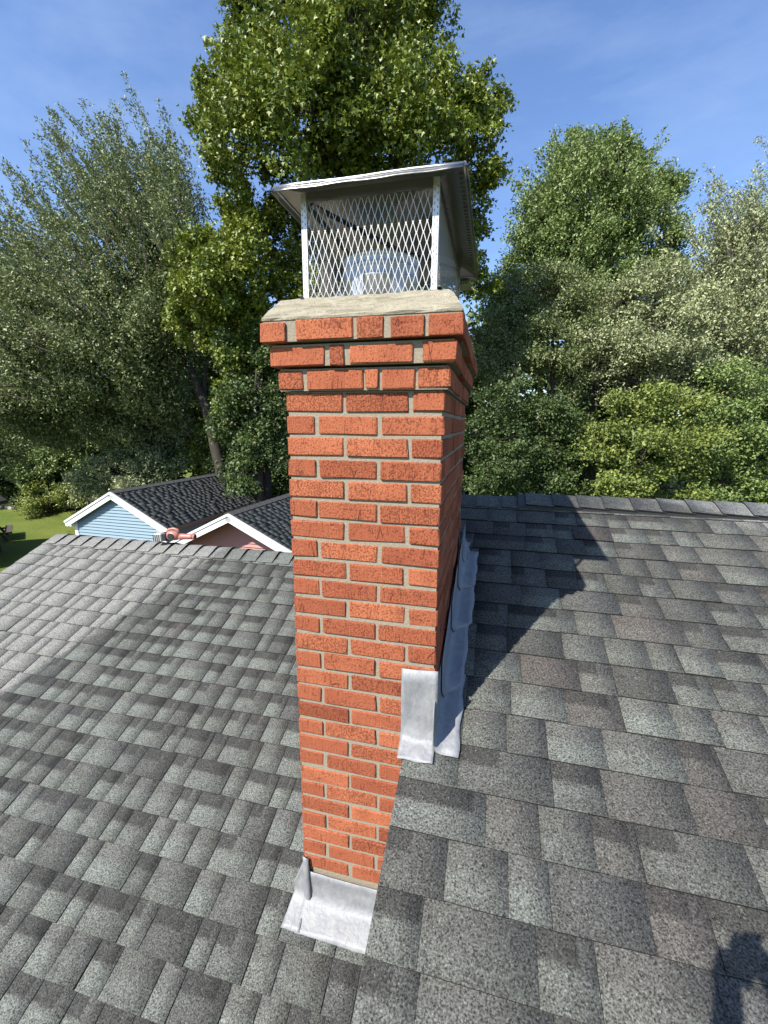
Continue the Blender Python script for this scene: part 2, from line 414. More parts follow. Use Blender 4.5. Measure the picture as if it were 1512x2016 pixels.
def shingle_mesh(name, tabs):
    V, F, UV, T = [], [], [], []
    for v, f, luv, tint in tabs:
        b = len(V); V += v
        for i_, (q, w) in enumerate(zip(f, luv)):
            F.append([b+i for i in q]); UV += w; T.append(tint if i_ == 0 else (tint[0], tint[1], -2.0))
    me = np_mesh(name, np.array(V), np.array(F), np.array(T))
    a = me.attributes.new('tab_uv', 'FLOAT_VECTOR', 'CORNER')
    c = np.zeros((len(UV), 3), np.float32); c[:, :2] = UV; a.data.foreach_set('vector', c.ravel())
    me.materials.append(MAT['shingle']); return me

def lay_shingles(sl, xr, ur, rng, expo=.14, brown=.1, pdark=(.42, .72), sig=.17, hs=1.0, wide=(.085, .235), tonebias=0.0, skip=None, gap=.0008):
    tabs = []
    ncourse = int(math.ceil((ur[1]-ur[0])/expo))
    for k in range(ncourse):
        u0 = ur[0]+k*expo; u1 = min(u0+expo+.016, ur[1]); x = xr[0]; raised = rng.random() < .5
        x += 0 if k % 2 else 0
        while x < xr[1]-1e-4:
            w = rng.uniform(*wide) if raised else rng.uniform(wide[0]*.75, wide[1]*.62)
            x1 = min(x+w, xr[1])
            if xr[1]-x1 < .03: x1 = xr[1]
            hb = ((.0078 if raised else .0056)+rng.normal(0, .0005))*hs
            tone = float(np.clip(rng.normal((.47 if raised else .56)+tonebias, sig), 0, 1))
            hue = rng.uniform(.6, 1) if rng.random() < brown else rng.uniform(0, .55)
            dark = rng.uniform(.35, 1.02) if rng.random() < (pdark[0] if raised else pdark[1]) else -1
            lift = rng.uniform(.001, .004)*hs*hs if rng.random() < .12 else 0
            if skip is None or not skip(x, x1, u0, u1):
                v, f, luv = tab_arrays(sl, x+gap, x1-gap, u0, u1, hb, .0012, rng, lift)
                tabs.append((v, f, luv, (tone, hue, dark)))
            x = x1; raised = not raised
    return tabs

W, D = 0.496, 1.102                                # chimney plan
pL, pR = math.radians(21.5), math.radians(20.5)
Z0L, Z0R = -1.965, -1.155                          # roof height at the chimney's front face
RL, RR = 1.975, 1.60                               # ridge lines (y)
XRAKE_L, XEDGE, XEND = -3.50, 0.416, 6.2
SL = Slope((0, 0, Z0L), (1, 0, 0), (0, math.cos(pL), math.sin(pL)))
SR = Slope((0, 0, Z0R), (1, 0, 0), (0, math.cos(pR), math.sin(pR)))
zL = lambda y: Z0L+y*math.tan(pL)
zR = lambda y: Z0R+y*math.tan(pR)

house = empty('house', (0, 0, GZ), 'grey shingled split-level house roof filling the foreground around the brick chimney', 'house')
YE = -3.2                                           # eaves
# decks under the shingles (front and back slopes) and walls
def deck(name, y0, y1, z0, z1, xa, xb, th=.12):
    m = MB(); m.hexa([(xa, y0, z0-th), (xb, y0, z0-th), (xb, y1, z1-th), (xa, y1, z1-th), (xa, y0, z0), (xb, y0, z0), (xb, y1, z1), (xa, y1, z1)])
    return m.build(name, MAT['deck'], house)
slopeL = deck('roof_slope', YE, RL, zL(YE)-.001, zL(RL)-.001, XRAKE_L, XEDGE+.1)
slopeR = deck('roof_slope', YE, RR, zR(YE)-.001, zR(RR)-.001, XEDGE+.004, XEND)
slopeL['label'] = 'lower grey shingled slope left of the chimney'; slopeR['label'] = 'higher grey shingled slope right of the chimney'
for (y0, z0, xa, xb) in ((RL, zL(RL), XRAKE_L, XEDGE+.1), (RR, zR(RR), XEDGE+.004, XEND)):
    deck('back_slope', y0, y0+4.2, z0-.001, z0-4.2*.385, xa, xb)
m = MB(); m.box((XRAKE_L+.25, YE+.4, GZ), (XEDGE+.3, RL+3.7, -3.45)); m.build('wall', MAT['wall'], house)
m = MB(); m.box((XEDGE+.12, YE+.4, GZ), (XEND-.3, RR+3.6, -2.78)); m.build('wall', MAT['wall'], house)
for xw, zf, ry, wt in ((XRAKE_L+.30, zL, RL, -3.45), (XEDGE+.16, zR, RR, -2.78)):
    m = MB(); y0, y1 = YE+.4, ry+3.6
    for xx in (xw, xw+.1): m.v += [(xx, y0, wt), (xx, y1, wt), (xx, y1, zf(ry)-(y1-ry)*.385-.13), (xx, ry, zf(ry)-.13), (xx, y0, zf(y0)-.13)]
    m.f = [(0, 1, 2, 3, 4), (9, 8, 7, 6, 5)]+[(i, (i+1) % 5+0, (i+1) % 5+5, i+5) for i in range(5)]
    m.build('gable_wall', MAT['wall'], house)
for xr_, zf, ry in ((XRAKE_L, zL, RL), (XEDGE, zR, RR)):     # rake boards with a metal drip edge
    m = MB(); m.hexa([(xr_+.012, YE, zf(YE)-.19), (xr_+.034, YE, zf(YE)-.19), (xr_+.034, ry, zf(ry)-.19), (xr_+.012, ry, zf(ry)-.19),
                      (xr_+.012, YE, zf(YE)-.122), (xr_+.034, YE, zf(YE)-.122), (xr_+.034, ry, zf(ry)-.122), (xr_+.012, ry, zf(ry)-.122)])
    m.build('rake_board', MAT['trim'], house)

rl, rr_ = np.random.default_rng(11), np.random.default_rng(23)
def chimney_skip(x0, x1, u0, u1): return False
U0L = -1.9; U0R = -2.2
ueL, ueR = RL/math.cos(pL), RR/math.cos(pR)
nL = int((ueL-U0L)/.14); nR = int((ueR-U0R)/.14)
tabsL = lay_shingles(SL, (XRAKE_L-.012, XEDGE+.09), (ueL-.03-nL*.14, ueL-.03), rl, brown=.015, tonebias=.20, gap=.0022, wide=(.11, .215), pdark=(.72, .72), sig=.15)
tabsR = lay_shingles(SR, (XEDGE-.012, 4.6), (ueR-.02-nR*.14, ueR-.02), rr_, brown=.20, wide=(.13, .30), gap=.0005, sig=.13, tonebias=.05, pdark=(.3, .5))
allt = [(t, slopeL) for t in tabsL]+[(t, slopeR) for t in tabsR]
def px_area(t):
    P = to_px(np.array(t[0][4:8]))
    if (P[:, 2] < .15).any(): return 0
    c = P[:, :2].mean(0)
    if not (-40 < c[0] < IMG_W+40 and -40 < c[1] < IMG_H+60): return 0
    x, y = P[:, 0], P[:, 1]
    return abs(np.dot(x, np.roll(y, 1))-np.dot(y, np.roll(x, 1)))/2
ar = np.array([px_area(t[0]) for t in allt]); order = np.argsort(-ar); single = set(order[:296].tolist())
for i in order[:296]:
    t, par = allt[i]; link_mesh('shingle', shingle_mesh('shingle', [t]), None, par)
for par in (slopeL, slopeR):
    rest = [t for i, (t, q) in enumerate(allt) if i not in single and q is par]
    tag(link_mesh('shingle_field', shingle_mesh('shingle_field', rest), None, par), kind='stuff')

# ridge caps: folded shingles lapped along the ridge, each its own piece
def ridge_cap(name, x0, x1, ry, rz, pf, pb, hb, parent, rng, width=.155, th=.006, tone=.5, drop=0):
    """folded over the ridge, butt end at x0"""
    prof = []
    for a in np.linspace(-1, 1, 9):
        s = a*width; ang = pf if a < 0 else pb
        rr = .035
        z = -abs(s)*math.tan(ang) if abs(s) > rr else -(rr*math.tan(ang))*(.5+.5*(s/rr)**2)
        y = s*math.cos(ang)
        prof.append((y, z))
    V, F, UV, T = [], [], [], []
    tint = (tone, rng.uniform(.1, .5), -1)
    hx = (hb+rng.normal(0, .0012), .002); wob = rng.normal(0, .002, 2)
    xs_ = (x0+rng.normal(0, .003), x1+.02)
    for e in (0, 1):
        for (y, z) in prof: V.append((xs_[e]+(wob[0] if e == 0 else 0)*y*4, ry+y, rz+z+hx[e]))
    for e in (0, 1):
        for (y, z) in prof: V.append((xs_[e]+(wob[0] if e == 0 else 0)*y*4, ry+y, rz+z+hx[e]-th))
    n = len(prof); q = []
    for i in range(n-1):
        q.append((i+1, i, n+i, n+i+1)); q.append((2*n+i, 2*n+i+1, i+1, i)); 
    q.append((0, 2*n, 3*n, n)); q.append((n-1, 2*n-1, 4*n-1, 3*n-1))
    F = np.array(q); nf = len(F)
    me = np_mesh(name, np.array(V), F, np.array([tint if (i_ < nf-2 and i_ % 2 == 0) else (tint[0], tint[1], -2.0) for i_ in range(nf)]))
    a = me.attributes.new('tab_uv', 'FLOAT_VECTOR', 'CORNER'); c = np.zeros((nf*4, 3), np.float32); c[:, 0] = .5; c[:, 1] = .3; a.data.foreach_set('vector', c.ravel())
    me.materials.append(MAT['shingle'])
    return link_mesh(name, me, None, parent)
rc = np.random.default_rng(5)
x = XRAKE_L-.02
while x < XEDGE-.05:
    ridge_cap('ridge_cap', x+.152, x, RL, zL(RL)+.010, pL, pL, .0095, slopeL, rc, th=.0055, tone=rc.uniform(.6, .85)); x += .152
x = XEDGE
while x < 5.0:
    vent = x > .80
    ridge_cap('ridge_cap', x, x+.15, RR, zR(RR)+(.032 if vent else .008), pR, pR, .011, slopeR, rc, width=.15, tone=rc.uniform(.45, .75)); x += .15
m = MB(); y0 = .135
m.add([(.82, RR-y0, zR(RR)-y0*math.tan(pR)+.004), (5.0, RR-y0, zR(RR)-y0*math.tan(pR)+.004), (5.0, RR, zR(RR)+.004), (.82, RR, zR(RR)+.004),
       (.82, RR-y0, zR(RR)-y0*math.tan(pR)+.026), (5.0, RR-y0, zR(RR)-y0*math.tan(pR)+.026), (5.0, RR, zR(RR)+.027), (.82, RR, zR(RR)+.027)],
      [(3, 2, 1, 0), (4, 5, 6, 7), (0, 1, 5, 4), (1, 2, 6, 5), (2, 3, 7, 6), (3, 0, 4, 7)]).build('ridge_vent', MAT['black'], slopeR)

# ------------------------------------------------------------------ chimney
chimney = empty('chimney', (W/2, D/2, Z0L), 'red brick chimney with corbelled top, concrete crown and lead flashing', 'chimney')
rb = np.random.default_rng(42)
S_, H_, J_ = .189, .093, .0125
CO, BH = .0677, .0553
joined = MB()
def put_brick(a, b, own=True, jit=.0008):
    a, b = np.array(a, float), np.array(b, float)
    sh = rb.normal(0, .0012, 3); a = a+sh; b = b+sh+rb.normal(0, .0008, 3)
    mb = MB() if own else joined
    mb.chamfer(a, b, .0032, rb, jit)
    if own: mb.build('brick', MAT['brick'], chimney)
def course(z0, odd, ov=0.0, front=None, zmin_fn=None):
    x0, x1, y0, y1 = -ov, W+ov, -ov, D+ov; z1 = z0+BH
    if front is None:
        if odd: fr = [(x0, x0+S_), (x0+S_+J_, x0+2*S_+J_)]
        else:   fr = [(x0+H_+J_, x0+H_+J_+S_), (x0+H_+2*J_+S_, x1)]
    else: fr = front
    jx = rb.normal(0, .0025, 6)
    for i, (p, q) in enumerate(fr):
        p2 = p+(jx[i] if p > x0+.01 else 0); q2 = q+(jx[i+1] if q < x1-.01 else 0)
        if z0 > -1.85 and not (p2 > .43 and z1 < zR(0)-.03): put_brick((p2, y0, z0), (q2, y0+H_, z1))
    # right side: odd courses start at the very corner
    def side(xa, xb, starts_at_corner, own):
        ys_ = []; y = y0 if starts_at_corner else y0+H_+J_
        end = y1-H_-J_ if starts_at_corner else y1
        while y < end-.02:
            ye = min(y+S_, end)
            if end-ye < .04: ye = end
            ys_.append((y, ye)); y = ye+J_
        for (p, q) in ys_:
            ground_z = zR(q) if own else zL(q)
            if not own and p < .05 and z0 < -1.85: continue
            if z1 > ground_z-.05: put_brick((xa, p, z0), (xb, q, z1), own)
    side(x1-H_, x1, odd if front is None else True, True)
    side(x0, x0+H_, (not odd) if front is None else False, False)
    # back row, seen by nobody from the front: plain stretchers joined together
    xa = x0 if odd else x0+H_+J_
    put_brick((x0+H_+J_, y1-H_, z0), (x0+H_+J_+S_, y1, z1), False); put_brick((x0+H_+2*J_+S_, y1-H_, z0), (x1-H_-J_, y1, z1), False)
for k in range(28):
    course(-(k+1)*CO+(CO-BH)*0+CO-BH-CO*0, (k % 2) == 0)
# corbelled courses (bottom up), front bricks as laid
ov3, ov2, ov1 = .0165, .0325, .050
def split(ov, cuts):
    x0, w = -ov, W+2*ov; out = []
    for a, b in cuts: out.append((x0+a*w, x0+b*w))
    return out
course(.0105, True, ov3, split(ov3, [(0, .150), (.174, .515), (.530, .598), (.622, .728)][:3])+[(-ov3+(W+2*ov3)*.622, W+ov3-H_-J_*.8)])
course(.0105+CO, False, ov2, split(ov2, [(0, .309), (.331, .414), (.452, .790)]))
course(.0105+2*CO, True, ov1, split(ov1, [(0, .128), (.183, .475), (.497, .632)])+[(-ov1+(W+2*ov1)*.665, W+ov1-H_-J_)])
joined.build('brickwork', MAT['brick'], chimney, kind='stuff')
# mortar core, recessed behind the brick faces, stepping out with the corbels
m = MB(); r = .0055
m.box((r, r, -2.25), (W-r, D-r, .006)); m.build('mortar', MAT['mortar'], chimney)
for ov, z0, z1 in ((ov3, .003, CO+.004), (ov2, CO+.0065, 2*CO+.004), (ov1, 2*CO+.0065, .2065)):
    MB().box((-ov+r+.001, -ov+r+.001, z0+.004), (W+ov-r-.001, D+ov-r-.001, z1)).build('mortar', MAT['mortar'], chimney)
# mortar wash lying on each corbel ledge
def wash(ovo, ovi, z, h):
    m = MB(); o, i = ovo-.004, ovi-.003
    A = [(-o, -o, z), (W+o, -o, z), (W+o, D+o, z), (-o, D+o, z)]; B = [(-i, -i, z+h), (W+i, -i, z+h), (W+i, D+i, z+h), (-i, D+i, z+h)]
    m.add(A+B, [(k, (k+1) % 4, 4+(k+1) % 4, 4+k) for k in range(4)]); return m
# crown: concrete wash with a rounded shoulder and an uneven trowelled edge
m = MB(); rows = [(.046, .2055, 0), (.047, .213, 1), (.032, .234, 1), (.016, .256, 1), (.003, .2715, 1), (-.012, .2765, 1), (-.06, .277, 1)]
NX, NY = 18, 30; rcn = np.random.default_rng(9); ring_pts = []
for ov, z, jt in rows:
    ring = []
    xa, xb, ya, yb = -ov, W+ov, -ov, D+ov
    per = [(xa+(xb-xa)*i/NX, ya) for i in range(NX)]+[(xb, ya+(yb-ya)*i/NY) for i in range(NY)]+[(xb-(xb-xa)*i/NX, yb) for i in range(NX)]+[(xa, yb-(yb-ya)*i/NY) for i in range(NY)]
    for (x_, y_) in per: ring.append((x_+jt*rcn.normal(0, .0014), y_+jt*rcn.normal(0, .0014), z+jt*rcn.normal(0, .0013)))
    ring_pts.append(ring)
n = len(ring_pts[0]); Fq = []
for i in range(len(rows)-1):
    for k in range(n): Fq.append((i*n+k, i*n+(k+1) % n, (i+1)*n+(k+1) % n, (i+1)*n+k))
Fq.append(tuple((len(rows)-1)*n+k for k in range(n)))
m.add([p for r_ in ring_pts for p in r_], Fq).build('crown', MAT['crown'], chimney, label='troweled grey concrete crown')

# flue: sheet metal thimble with a rolled collar
fl = MB(); fc = (.256, .205, 0)
fl.lathe([(.116, .25), (.122, .25), (.122, .352), (.1245, .355), (.122, .359), (.122, .383), (.1245, .387), (.122, .391), (.122, .408), (.1245, .412), (.1245, .418), (.119, .420), (.117, .416), (.116, .34), (.115, .27)], fc, 44)
flue = fl.build('flue_pipe', MAT['flue'], chimney, True)
for a in (-1.95, -.9, .6):
    q = MB(); ca, sa = math.cos(a), math.sin(a)
    q.frame_box((fc[0]+.1225*ca, fc[1]+.1225*sa, 0), (-sa, ca, 0), (ca, sa, 0), (0, 0, 1), (-.022, -.001, .28), (.022, .0025, .372)); q.build('flue_strap', MAT['flue'], flue)

# lead flashing -------------------------------------------------------
rf = np.random.default_rng(31)
def wav(P, amp): return np.asarray(P)+rf.normal(0, amp, 3)
# lower apron on the left slope
zb = zL(0)+.016
def apron(x0, x1, ztop, slope, ybend, foot, name, label, nx=16, flare=0.0, ztop2=None, offset=.0045, amp=.0004):
    sl_z = zL if slope is SL else zR
    grid = []
    for i in range(nx+1):
        f_ = i/nx; x_ = x0+(x1-x0)*f_; zt = ztop+((ztop2 if ztop2 is not None else ztop)-ztop)*f_; col_ = []
        zbend = sl_z(-ybend)+.022
        for k in range(6):
            z = zt+(zbend-zt)*k/5; col_.append(wav((x_, -offset-.002*math.sin(k*1.1+f_*5)-(.004*(k/5)**2), z), amp))
        for k in range(1, 7):
            y = -ybend-(foot-ybend)*k/6; spread = flare*(k/6)*(f_-.5)
            col_.append(wav((x_+spread, y, sl_z(y)+.0135-.0015*k/6+.002*math.sin(f_*9+k)), amp))
        grid.append(col_)
    g_ = MB(); g_.sheet(grid, .0022); return g_.build(name, MAT['lead'], chimney, True, label=label)
apron(.003, .43, -1.829, SL, .014, .112, 'apron_flashing', 'wide lead apron at the foot of the chimney', ztop2=-1.842, nx=22)
apron(-.044, .012, -1.905, SL, .013, .109, 'apron_flashing', 'small lead lap left of the wide apron', nx=6, ztop2=-1.757, offset=.0015, flare=.022)
apron(.385, .507, -.889, SR, .012, .078, 'apron_flashing', 'short lead apron high on the right of the chimney front', nx=10, ztop2=-.884, flare=-.004)
# corner strip folded over the front left edge
g_ = MB(); grid = []
for k in range(9):
    z = -1.757-(.225)*k/8; wd = .024+.006*k/8
    grid.append([wav((.001, -.0055, z), .0006), wav((.004, -.0125-.004*k/8, z), .0006), wav((wd*.6, -.0135-.006*k/8, z-.002), .0006), wav((wd, -.0125-.008*k/8, z-.006), .0006), wav((wd+.001, -.006, z-.006), .0006)])
g_.sheet(grid, .002).build('corner_flashing', MAT['lead'], chimney, True, label='narrow upright lead strip on the lower left corner')
# step flashing climbing the right face
def step(y0, y1, h0, h1, foot, lift, tipcut):
    g_ = MB(); grid = []; n_ = 11
    for i in range(n_+1):
        f_ = i/n_; y = y0+(y1-y0)*f_; base = zR(y)+.014+lift
        cut = max(0, 1-f_/.20)**1.6                       # rounded lower corner
        ft = foot*(1-tipcut*cut)+.004*math.sin(i*1.3)
        hh = h0+(h1-h0)*f_
        col_ = [(W+.0035+lift, y, base+hh), (W+.0045+lift, y, base+hh*.5), (W+.006+lift, y, base+.025), (W+.016+lift, y, base+.006)]
        for k in range(1, 5): col_.append((W+.016+lift+(ft-.016)*k/4, y+(.03*cut*(k/4) if tipcut > .3 else -.045*(1-f_)*(1-k/4)*0), base+.001*math.sin(k+i)))
        grid.append([wav(q, .0004) for q in col_])
    return g_.sheet(grid, .0022).build('step_flashing', MAT['lead'], chimney, True)
step(-.045, .26, .16, .12, .088, .000, .0)
step(.145, .56, .15, .13, .082, .006, .8)
step(.44, .80, .14, .13, .088, .012, .8)
step(.68, .98, .14, .12, .084, .018, .8)
step(.88, 1.05, .12, .10, .034, .022, .3)

# ------------------------------------------------------------------ chimney cap (bolted on the crown)
cap = empty('chimney_cowl', (.27, .38, .276), 'stainless steel chimney cowl with diamond mesh sides on the concrete crown', 'chimney cowl')
MX0, MX1, MY0, MY1, MZ0, MZ1 = .070, .466, -.001, .765, .274, .553
def post(x, y, sx, sy):
    q = MB(); t_ = .0016; w_ = .0165
    q.box((min(x, x+sx*w_), min(y, y+sy*t_), MZ0), (max(x, x+sx*w_), max(y, y+sy*t_), MZ1-.004))
    q.box((min(x, x+sx*t_), min(y+sy*t_, y+sy*w_), MZ0), (max(x, x+sx*t_), max(y+sy*t_, y+sy*w_), MZ1-.004))
    o = q.build('corner_post', MAT['galv'], cap)
    h = MB(); z = MZ0+.012
    while z < MZ1-.02:
        xx = x+sx*(w_-.0045); h.box((xx-.0009, y-sy*.0004, z), (xx+.0009, y+sy*.0001, z+.006)); 
        xx = x+sx*.0035; h.box((xx-.0009, y-sy*.0004, z+.008), (xx+.0009, y+sy*.0001, z+.013)); z += .0165
    h.build('slot', MAT['slot'], o, kind='stuff')
for (x, sx) in ((MX0, 1), (MX1, -1)):
    for (y, sy) in ((MY0, 1), (MY1, -1)): post(x, y, sx, sy)
def mesh_panel(O, X, wd, name='mesh_panel'):
    """expanded metal: zigzag flat strands meeting at the diamond corners"""
    O, X = np.array(O, float), np.array(X, float); Z = np.array([0, 0, 1.]); Nn = np.cross(X, Z)
    dw, dh = .0099, .0520; ncol = int(round(wd/dw)); dw = wd/ncol; q = MB(); hgt = MZ1-MZ0
    s_ = .00082; th = .00013
    nrow = int(hgt/(dh/2))+1; z0 = -.008
    for c in range(ncol+1):
        for r_ in range(nrow):
            if (r_+c) % 2 == 0: ends = ((c, r_), (c+1, r_+1)) if c < ncol else None; ends2 = ((c, r_), (c-1, r_+1)) if c > 0 else None
            else: ends = ends2 = None
            for e in (ends, ends2):
                if not e: continue
                (c0, r0), (c1, r1) = e
                za, zb_ = max(0, z0+r0*dh/2), min(hgt, z0+r1*dh/2)
                if zb_ <= za: continue
                pinch = .0009*np.sign(c1-c0)
                A = O+X*(c0*dw+pinch)+Z*za; B = O+X*(c1*dw-pinch)+Z*zb_
                sx = X*s_*1.25
                q.hexa([A-sx-Nn*th, A+sx-Nn*th, A+sx+Nn*th, A-sx+Nn*th, B-sx-Nn*th, B+sx-Nn*th, B+sx+Nn*th, B-sx+Nn*th])
    for c in range(ncol+1):                                # bonds at the corners
        for r_ in range(nrow+1):
            if (r_+c) % 2 == 0:
                z = z0+r_*dh/2
                if 0.004 < z < hgt-.004: q.frame_box(O+X*(c*dw)+Z*z, X, Nn, Z, (-.0015, -.0002, -.0040), (.0015, .0002, .0040))
    return q.build(name, MAT['wire'], cap)
mesh_panel((MX0+.002, MY0+.004, MZ0), (1, 0, 0), MX1-MX0-.004)
mesh_panel((MX0+.002, MY1-.004, MZ0), (1, 0, 0), MX1-MX0-.004)
mesh_panel((MX1-.004, MY0+.002, MZ0), (0, 1, 0), MY1-MY0-.004)
mesh_panel((MX0+.004, MY0+.002, MZ0), (0, 1, 0), MY1-MY0-.004)
# base flange lying on the crown and top rails carrying the lid
for a, b in (((MX1+.0015, MY0-.012, MZ0+.004), (MX1+.012, MY1+.012, MZ0+.0062)),
             ((MX0-.012, MY0-.012, MZ0+.004), (MX0-.0015, MY1+.012, MZ0+.0062))):
    MB().box(a, b).build('base_flange', MAT['lid'], cap)
for a, b in (((MX0+.017, MY0-.0022, MZ1-.030), (MX1-.017, MY0-.0005, MZ1-.003)), ((MX0+.0005, MY0+.02, MZ1-.026), (MX0+.0022, MY1-.02, MZ1-.003)), ((MX1-.0022, MY0+.02, MZ1-.026), (MX1-.0005, MY1-.02, MZ1-.003))):
    MB().box(a, b).build('top_rail', MAT['lid'], cap)
# hipped lid with folded drip edge
lx0, lx1, ly0, ly1, lz = .016, .534, -.054, .815, .545
apx, apy0, apy1, apz = (lx0+lx1)/2, .30, .46, .625
th = .0014
def lid_layer(dz, ins):
    pts = []
    for (x, y) in ((lx0+ins, ly0+ins), (lx1-ins, ly0+ins), (lx1-ins, ly1-ins), (lx0+ins, ly1-ins)): pts.append((x, y, lz+dz))
    pts += [(apx, apy0, apz+dz), (apx, apy1, apz+dz)]
    return pts
q = MB(); A = lid_layer(.0015, 0); B = lid_layer(0, .0)
fa = [(0, 1, 4), (1, 2, 5, 4), (2, 3, 5), (3, 0, 4, 5)]
q.add(A, fa); q.add(B, [f[::-1] for f in fa]); q.add(A[:4]+B[:4], [(k, (k+1) % 4, 4+(k+1) % 4, 4+k) for k in range(4)])
lid = q.build('lid', MAT['lid'], cap)
q = MB()                                           # drip edge: turned down and kicked out, with a hem
for (P0, P1, out) in (((lx0, ly0), (lx1, ly0), (0, -1)), ((lx1, ly0), (lx1, ly1), (1, 0)), ((lx1, ly1), (lx0, ly1), (0, 1)), ((lx0, ly1), (lx0, ly0), (-1, 0))):
    P0, P1, out = np.array([*P0, 0.]), np.array([*P1, 0.]), np.array([*out, 0.]); grid = []
    for i in range(13):
        b = P0+(P1-P0)*i/12; wv = .0012*math.sin(i*1.7)
        grid.append([b+np.array([0, 0, lz+.0015]), b+out*.004+np.array([0, 0, lz-.003+wv]), b+out*.0075+np.array([0, 0, lz-.010+wv]), b+out*.0095+np.array([0, 0, lz-.013+wv]), b+out*.0055+np.array([0, 0, lz-.0125+wv])])
    q.sheet(grid, .0012)
q.build('drip_edge', MAT['lid'], lid, True)
q = MB(); zz_ = lz+.0005
hem = [(lx0, ly0), (lx1, ly0), (lx1, ly1), (lx0, ly1), (lx0, ly0)]
for (a_, b_) in zip(hem[:-1], hem[1:]): q.tube([(*(np.array(a_)*(1-f)+np.array(b_)*f), zz_+.0012*math.sin(f*11)) for f in np.linspace(0, 1, 9)], .0048, 8)
q.build('rolled_hem', MAT['hem'], lid, True)
for (x, y, sx, sy) in ((lx0, ly0, -1, -1), (lx1, ly0, 1, -1), (lx1, ly1, 1, 1), (lx0, ly1, -1, 1)):   # crimped corner folds
    q = MB(); q.add([(x, y, lz+.002), (x+sx*.012, y, lz-.012), (x+sx*.013, y+sy*.013, lz-.011), (x, y+sy*.012, lz-.012), (x+sx*.003, y+sy*.003, lz-.001)], [(0, 1, 2), (0, 2, 3), (4, 2, 1), (4, 3, 2)])
    q.build('corner_fold', MAT['lid'], lid)
q = MB()                                           # ribbed stiffening lip on the right drip edge
for i in range(34):
    y = ly0+.05+i*(ly1-ly0-.1)/34; q.box((lx1-.018, y, lz+.000), (lx1+.004, y+.008, lz+.0042))
q.build('stiffening_ribs', MAT['lid'], lid, kind='stuff')
# two flat braces under the lid and a rear bracket
q = MB(); q.tube([(MX0+.01, MY0+.05, .542), (apx, .38, .520), (MX1-.01, MY1-.06, .542)], .008, 4); q.build('brace', MAT['lid'], cap)
q = MB(); q.frame_box((MX1, MY1-.02, .54), (1, 0, 0), (0, 1, 0), (0, 0, 1), (.003, -.04, -.055), (.05, .05, -.050)); q.build('bracket', MAT['lid'], cap)

# ------------------------------------------------------------------ cordless blower lying on the far ridge
tool = empty('leaf_blower', (-2.10, RL-.005, zL(RL)+.03), 'red cordless leaf blower with grey battery lying on the ridge', 'leaf blower')
tx, ty, tz = -2.10, RL-.02, zL(RL)+.036
tk = np.array([.985, .17, .03]); tk /= np.linalg.norm(tk); ts = np.array([-.17, .985, 0]); tu = np.cross(tk, ts)
TO = np.array([tx-.17, ty-.02, tz])
def tb(a, b, c=.006): q = MB(); q.chamfer(a, b, c, None, 0, TO, tk, ts, tu); return q
bat = tb((-.02, -.05, .0), (.055, .05, .075), .008).build('battery', MAT['silver'], tool)
for i in range(4): tb((-.0235+.017*i, -.053, .008), (-.0165+.017*i, -.0495, .068), .001).build('battery_rib', MAT['black'], bat)
tb((.056, -.045, .004), (.095, .045, .078), .006).build('motor_cover', MAT['black'], tool)
def tub(pts, rad, n=14): 
    q = MB(); q.tube([TO+tk*a+ts*b+tu*c for a, b, c in pts], rad, n); return q
hs = tub([(.09, 0, .045), (.10, 0, .048), (.135, 0, .050), (.175, 0, .046), (.205, 0, .04)], [.020, .044, .050, .044, .026]).build('fan_housing', MAT['red'], tool, True)
tub([(.195, 0, .038), (.235, 0, .036), (.30, 0, .034), (.335, 0, .033)], [.030, .027, .025, .024]).build('nozzle', MAT['red'], tool, True)
tub([(.331, 0, .033), (.345, 0, .033)], [.0275, .0275]).build('nozzle_ring', MAT['red'], tool, True)
tub([(.3455, 0, .033), (.3465, 0, .033)], [.021, .021]).build('nozzle_mouth', MAT['black'], tool)
tub([(.085, 0, .082), (.11, 0, .105), (.15, 0, .112), (.185, 0, .100), (.20, 0, .07)], [.012, .013, .012, .013, .014], 10).build('handle', MAT['red'], tool, True)
tub([(.140, -.048, .050), (.140, -.054, .050)], [.030, .026], 16).build('air_intake', MAT['black'], tool)

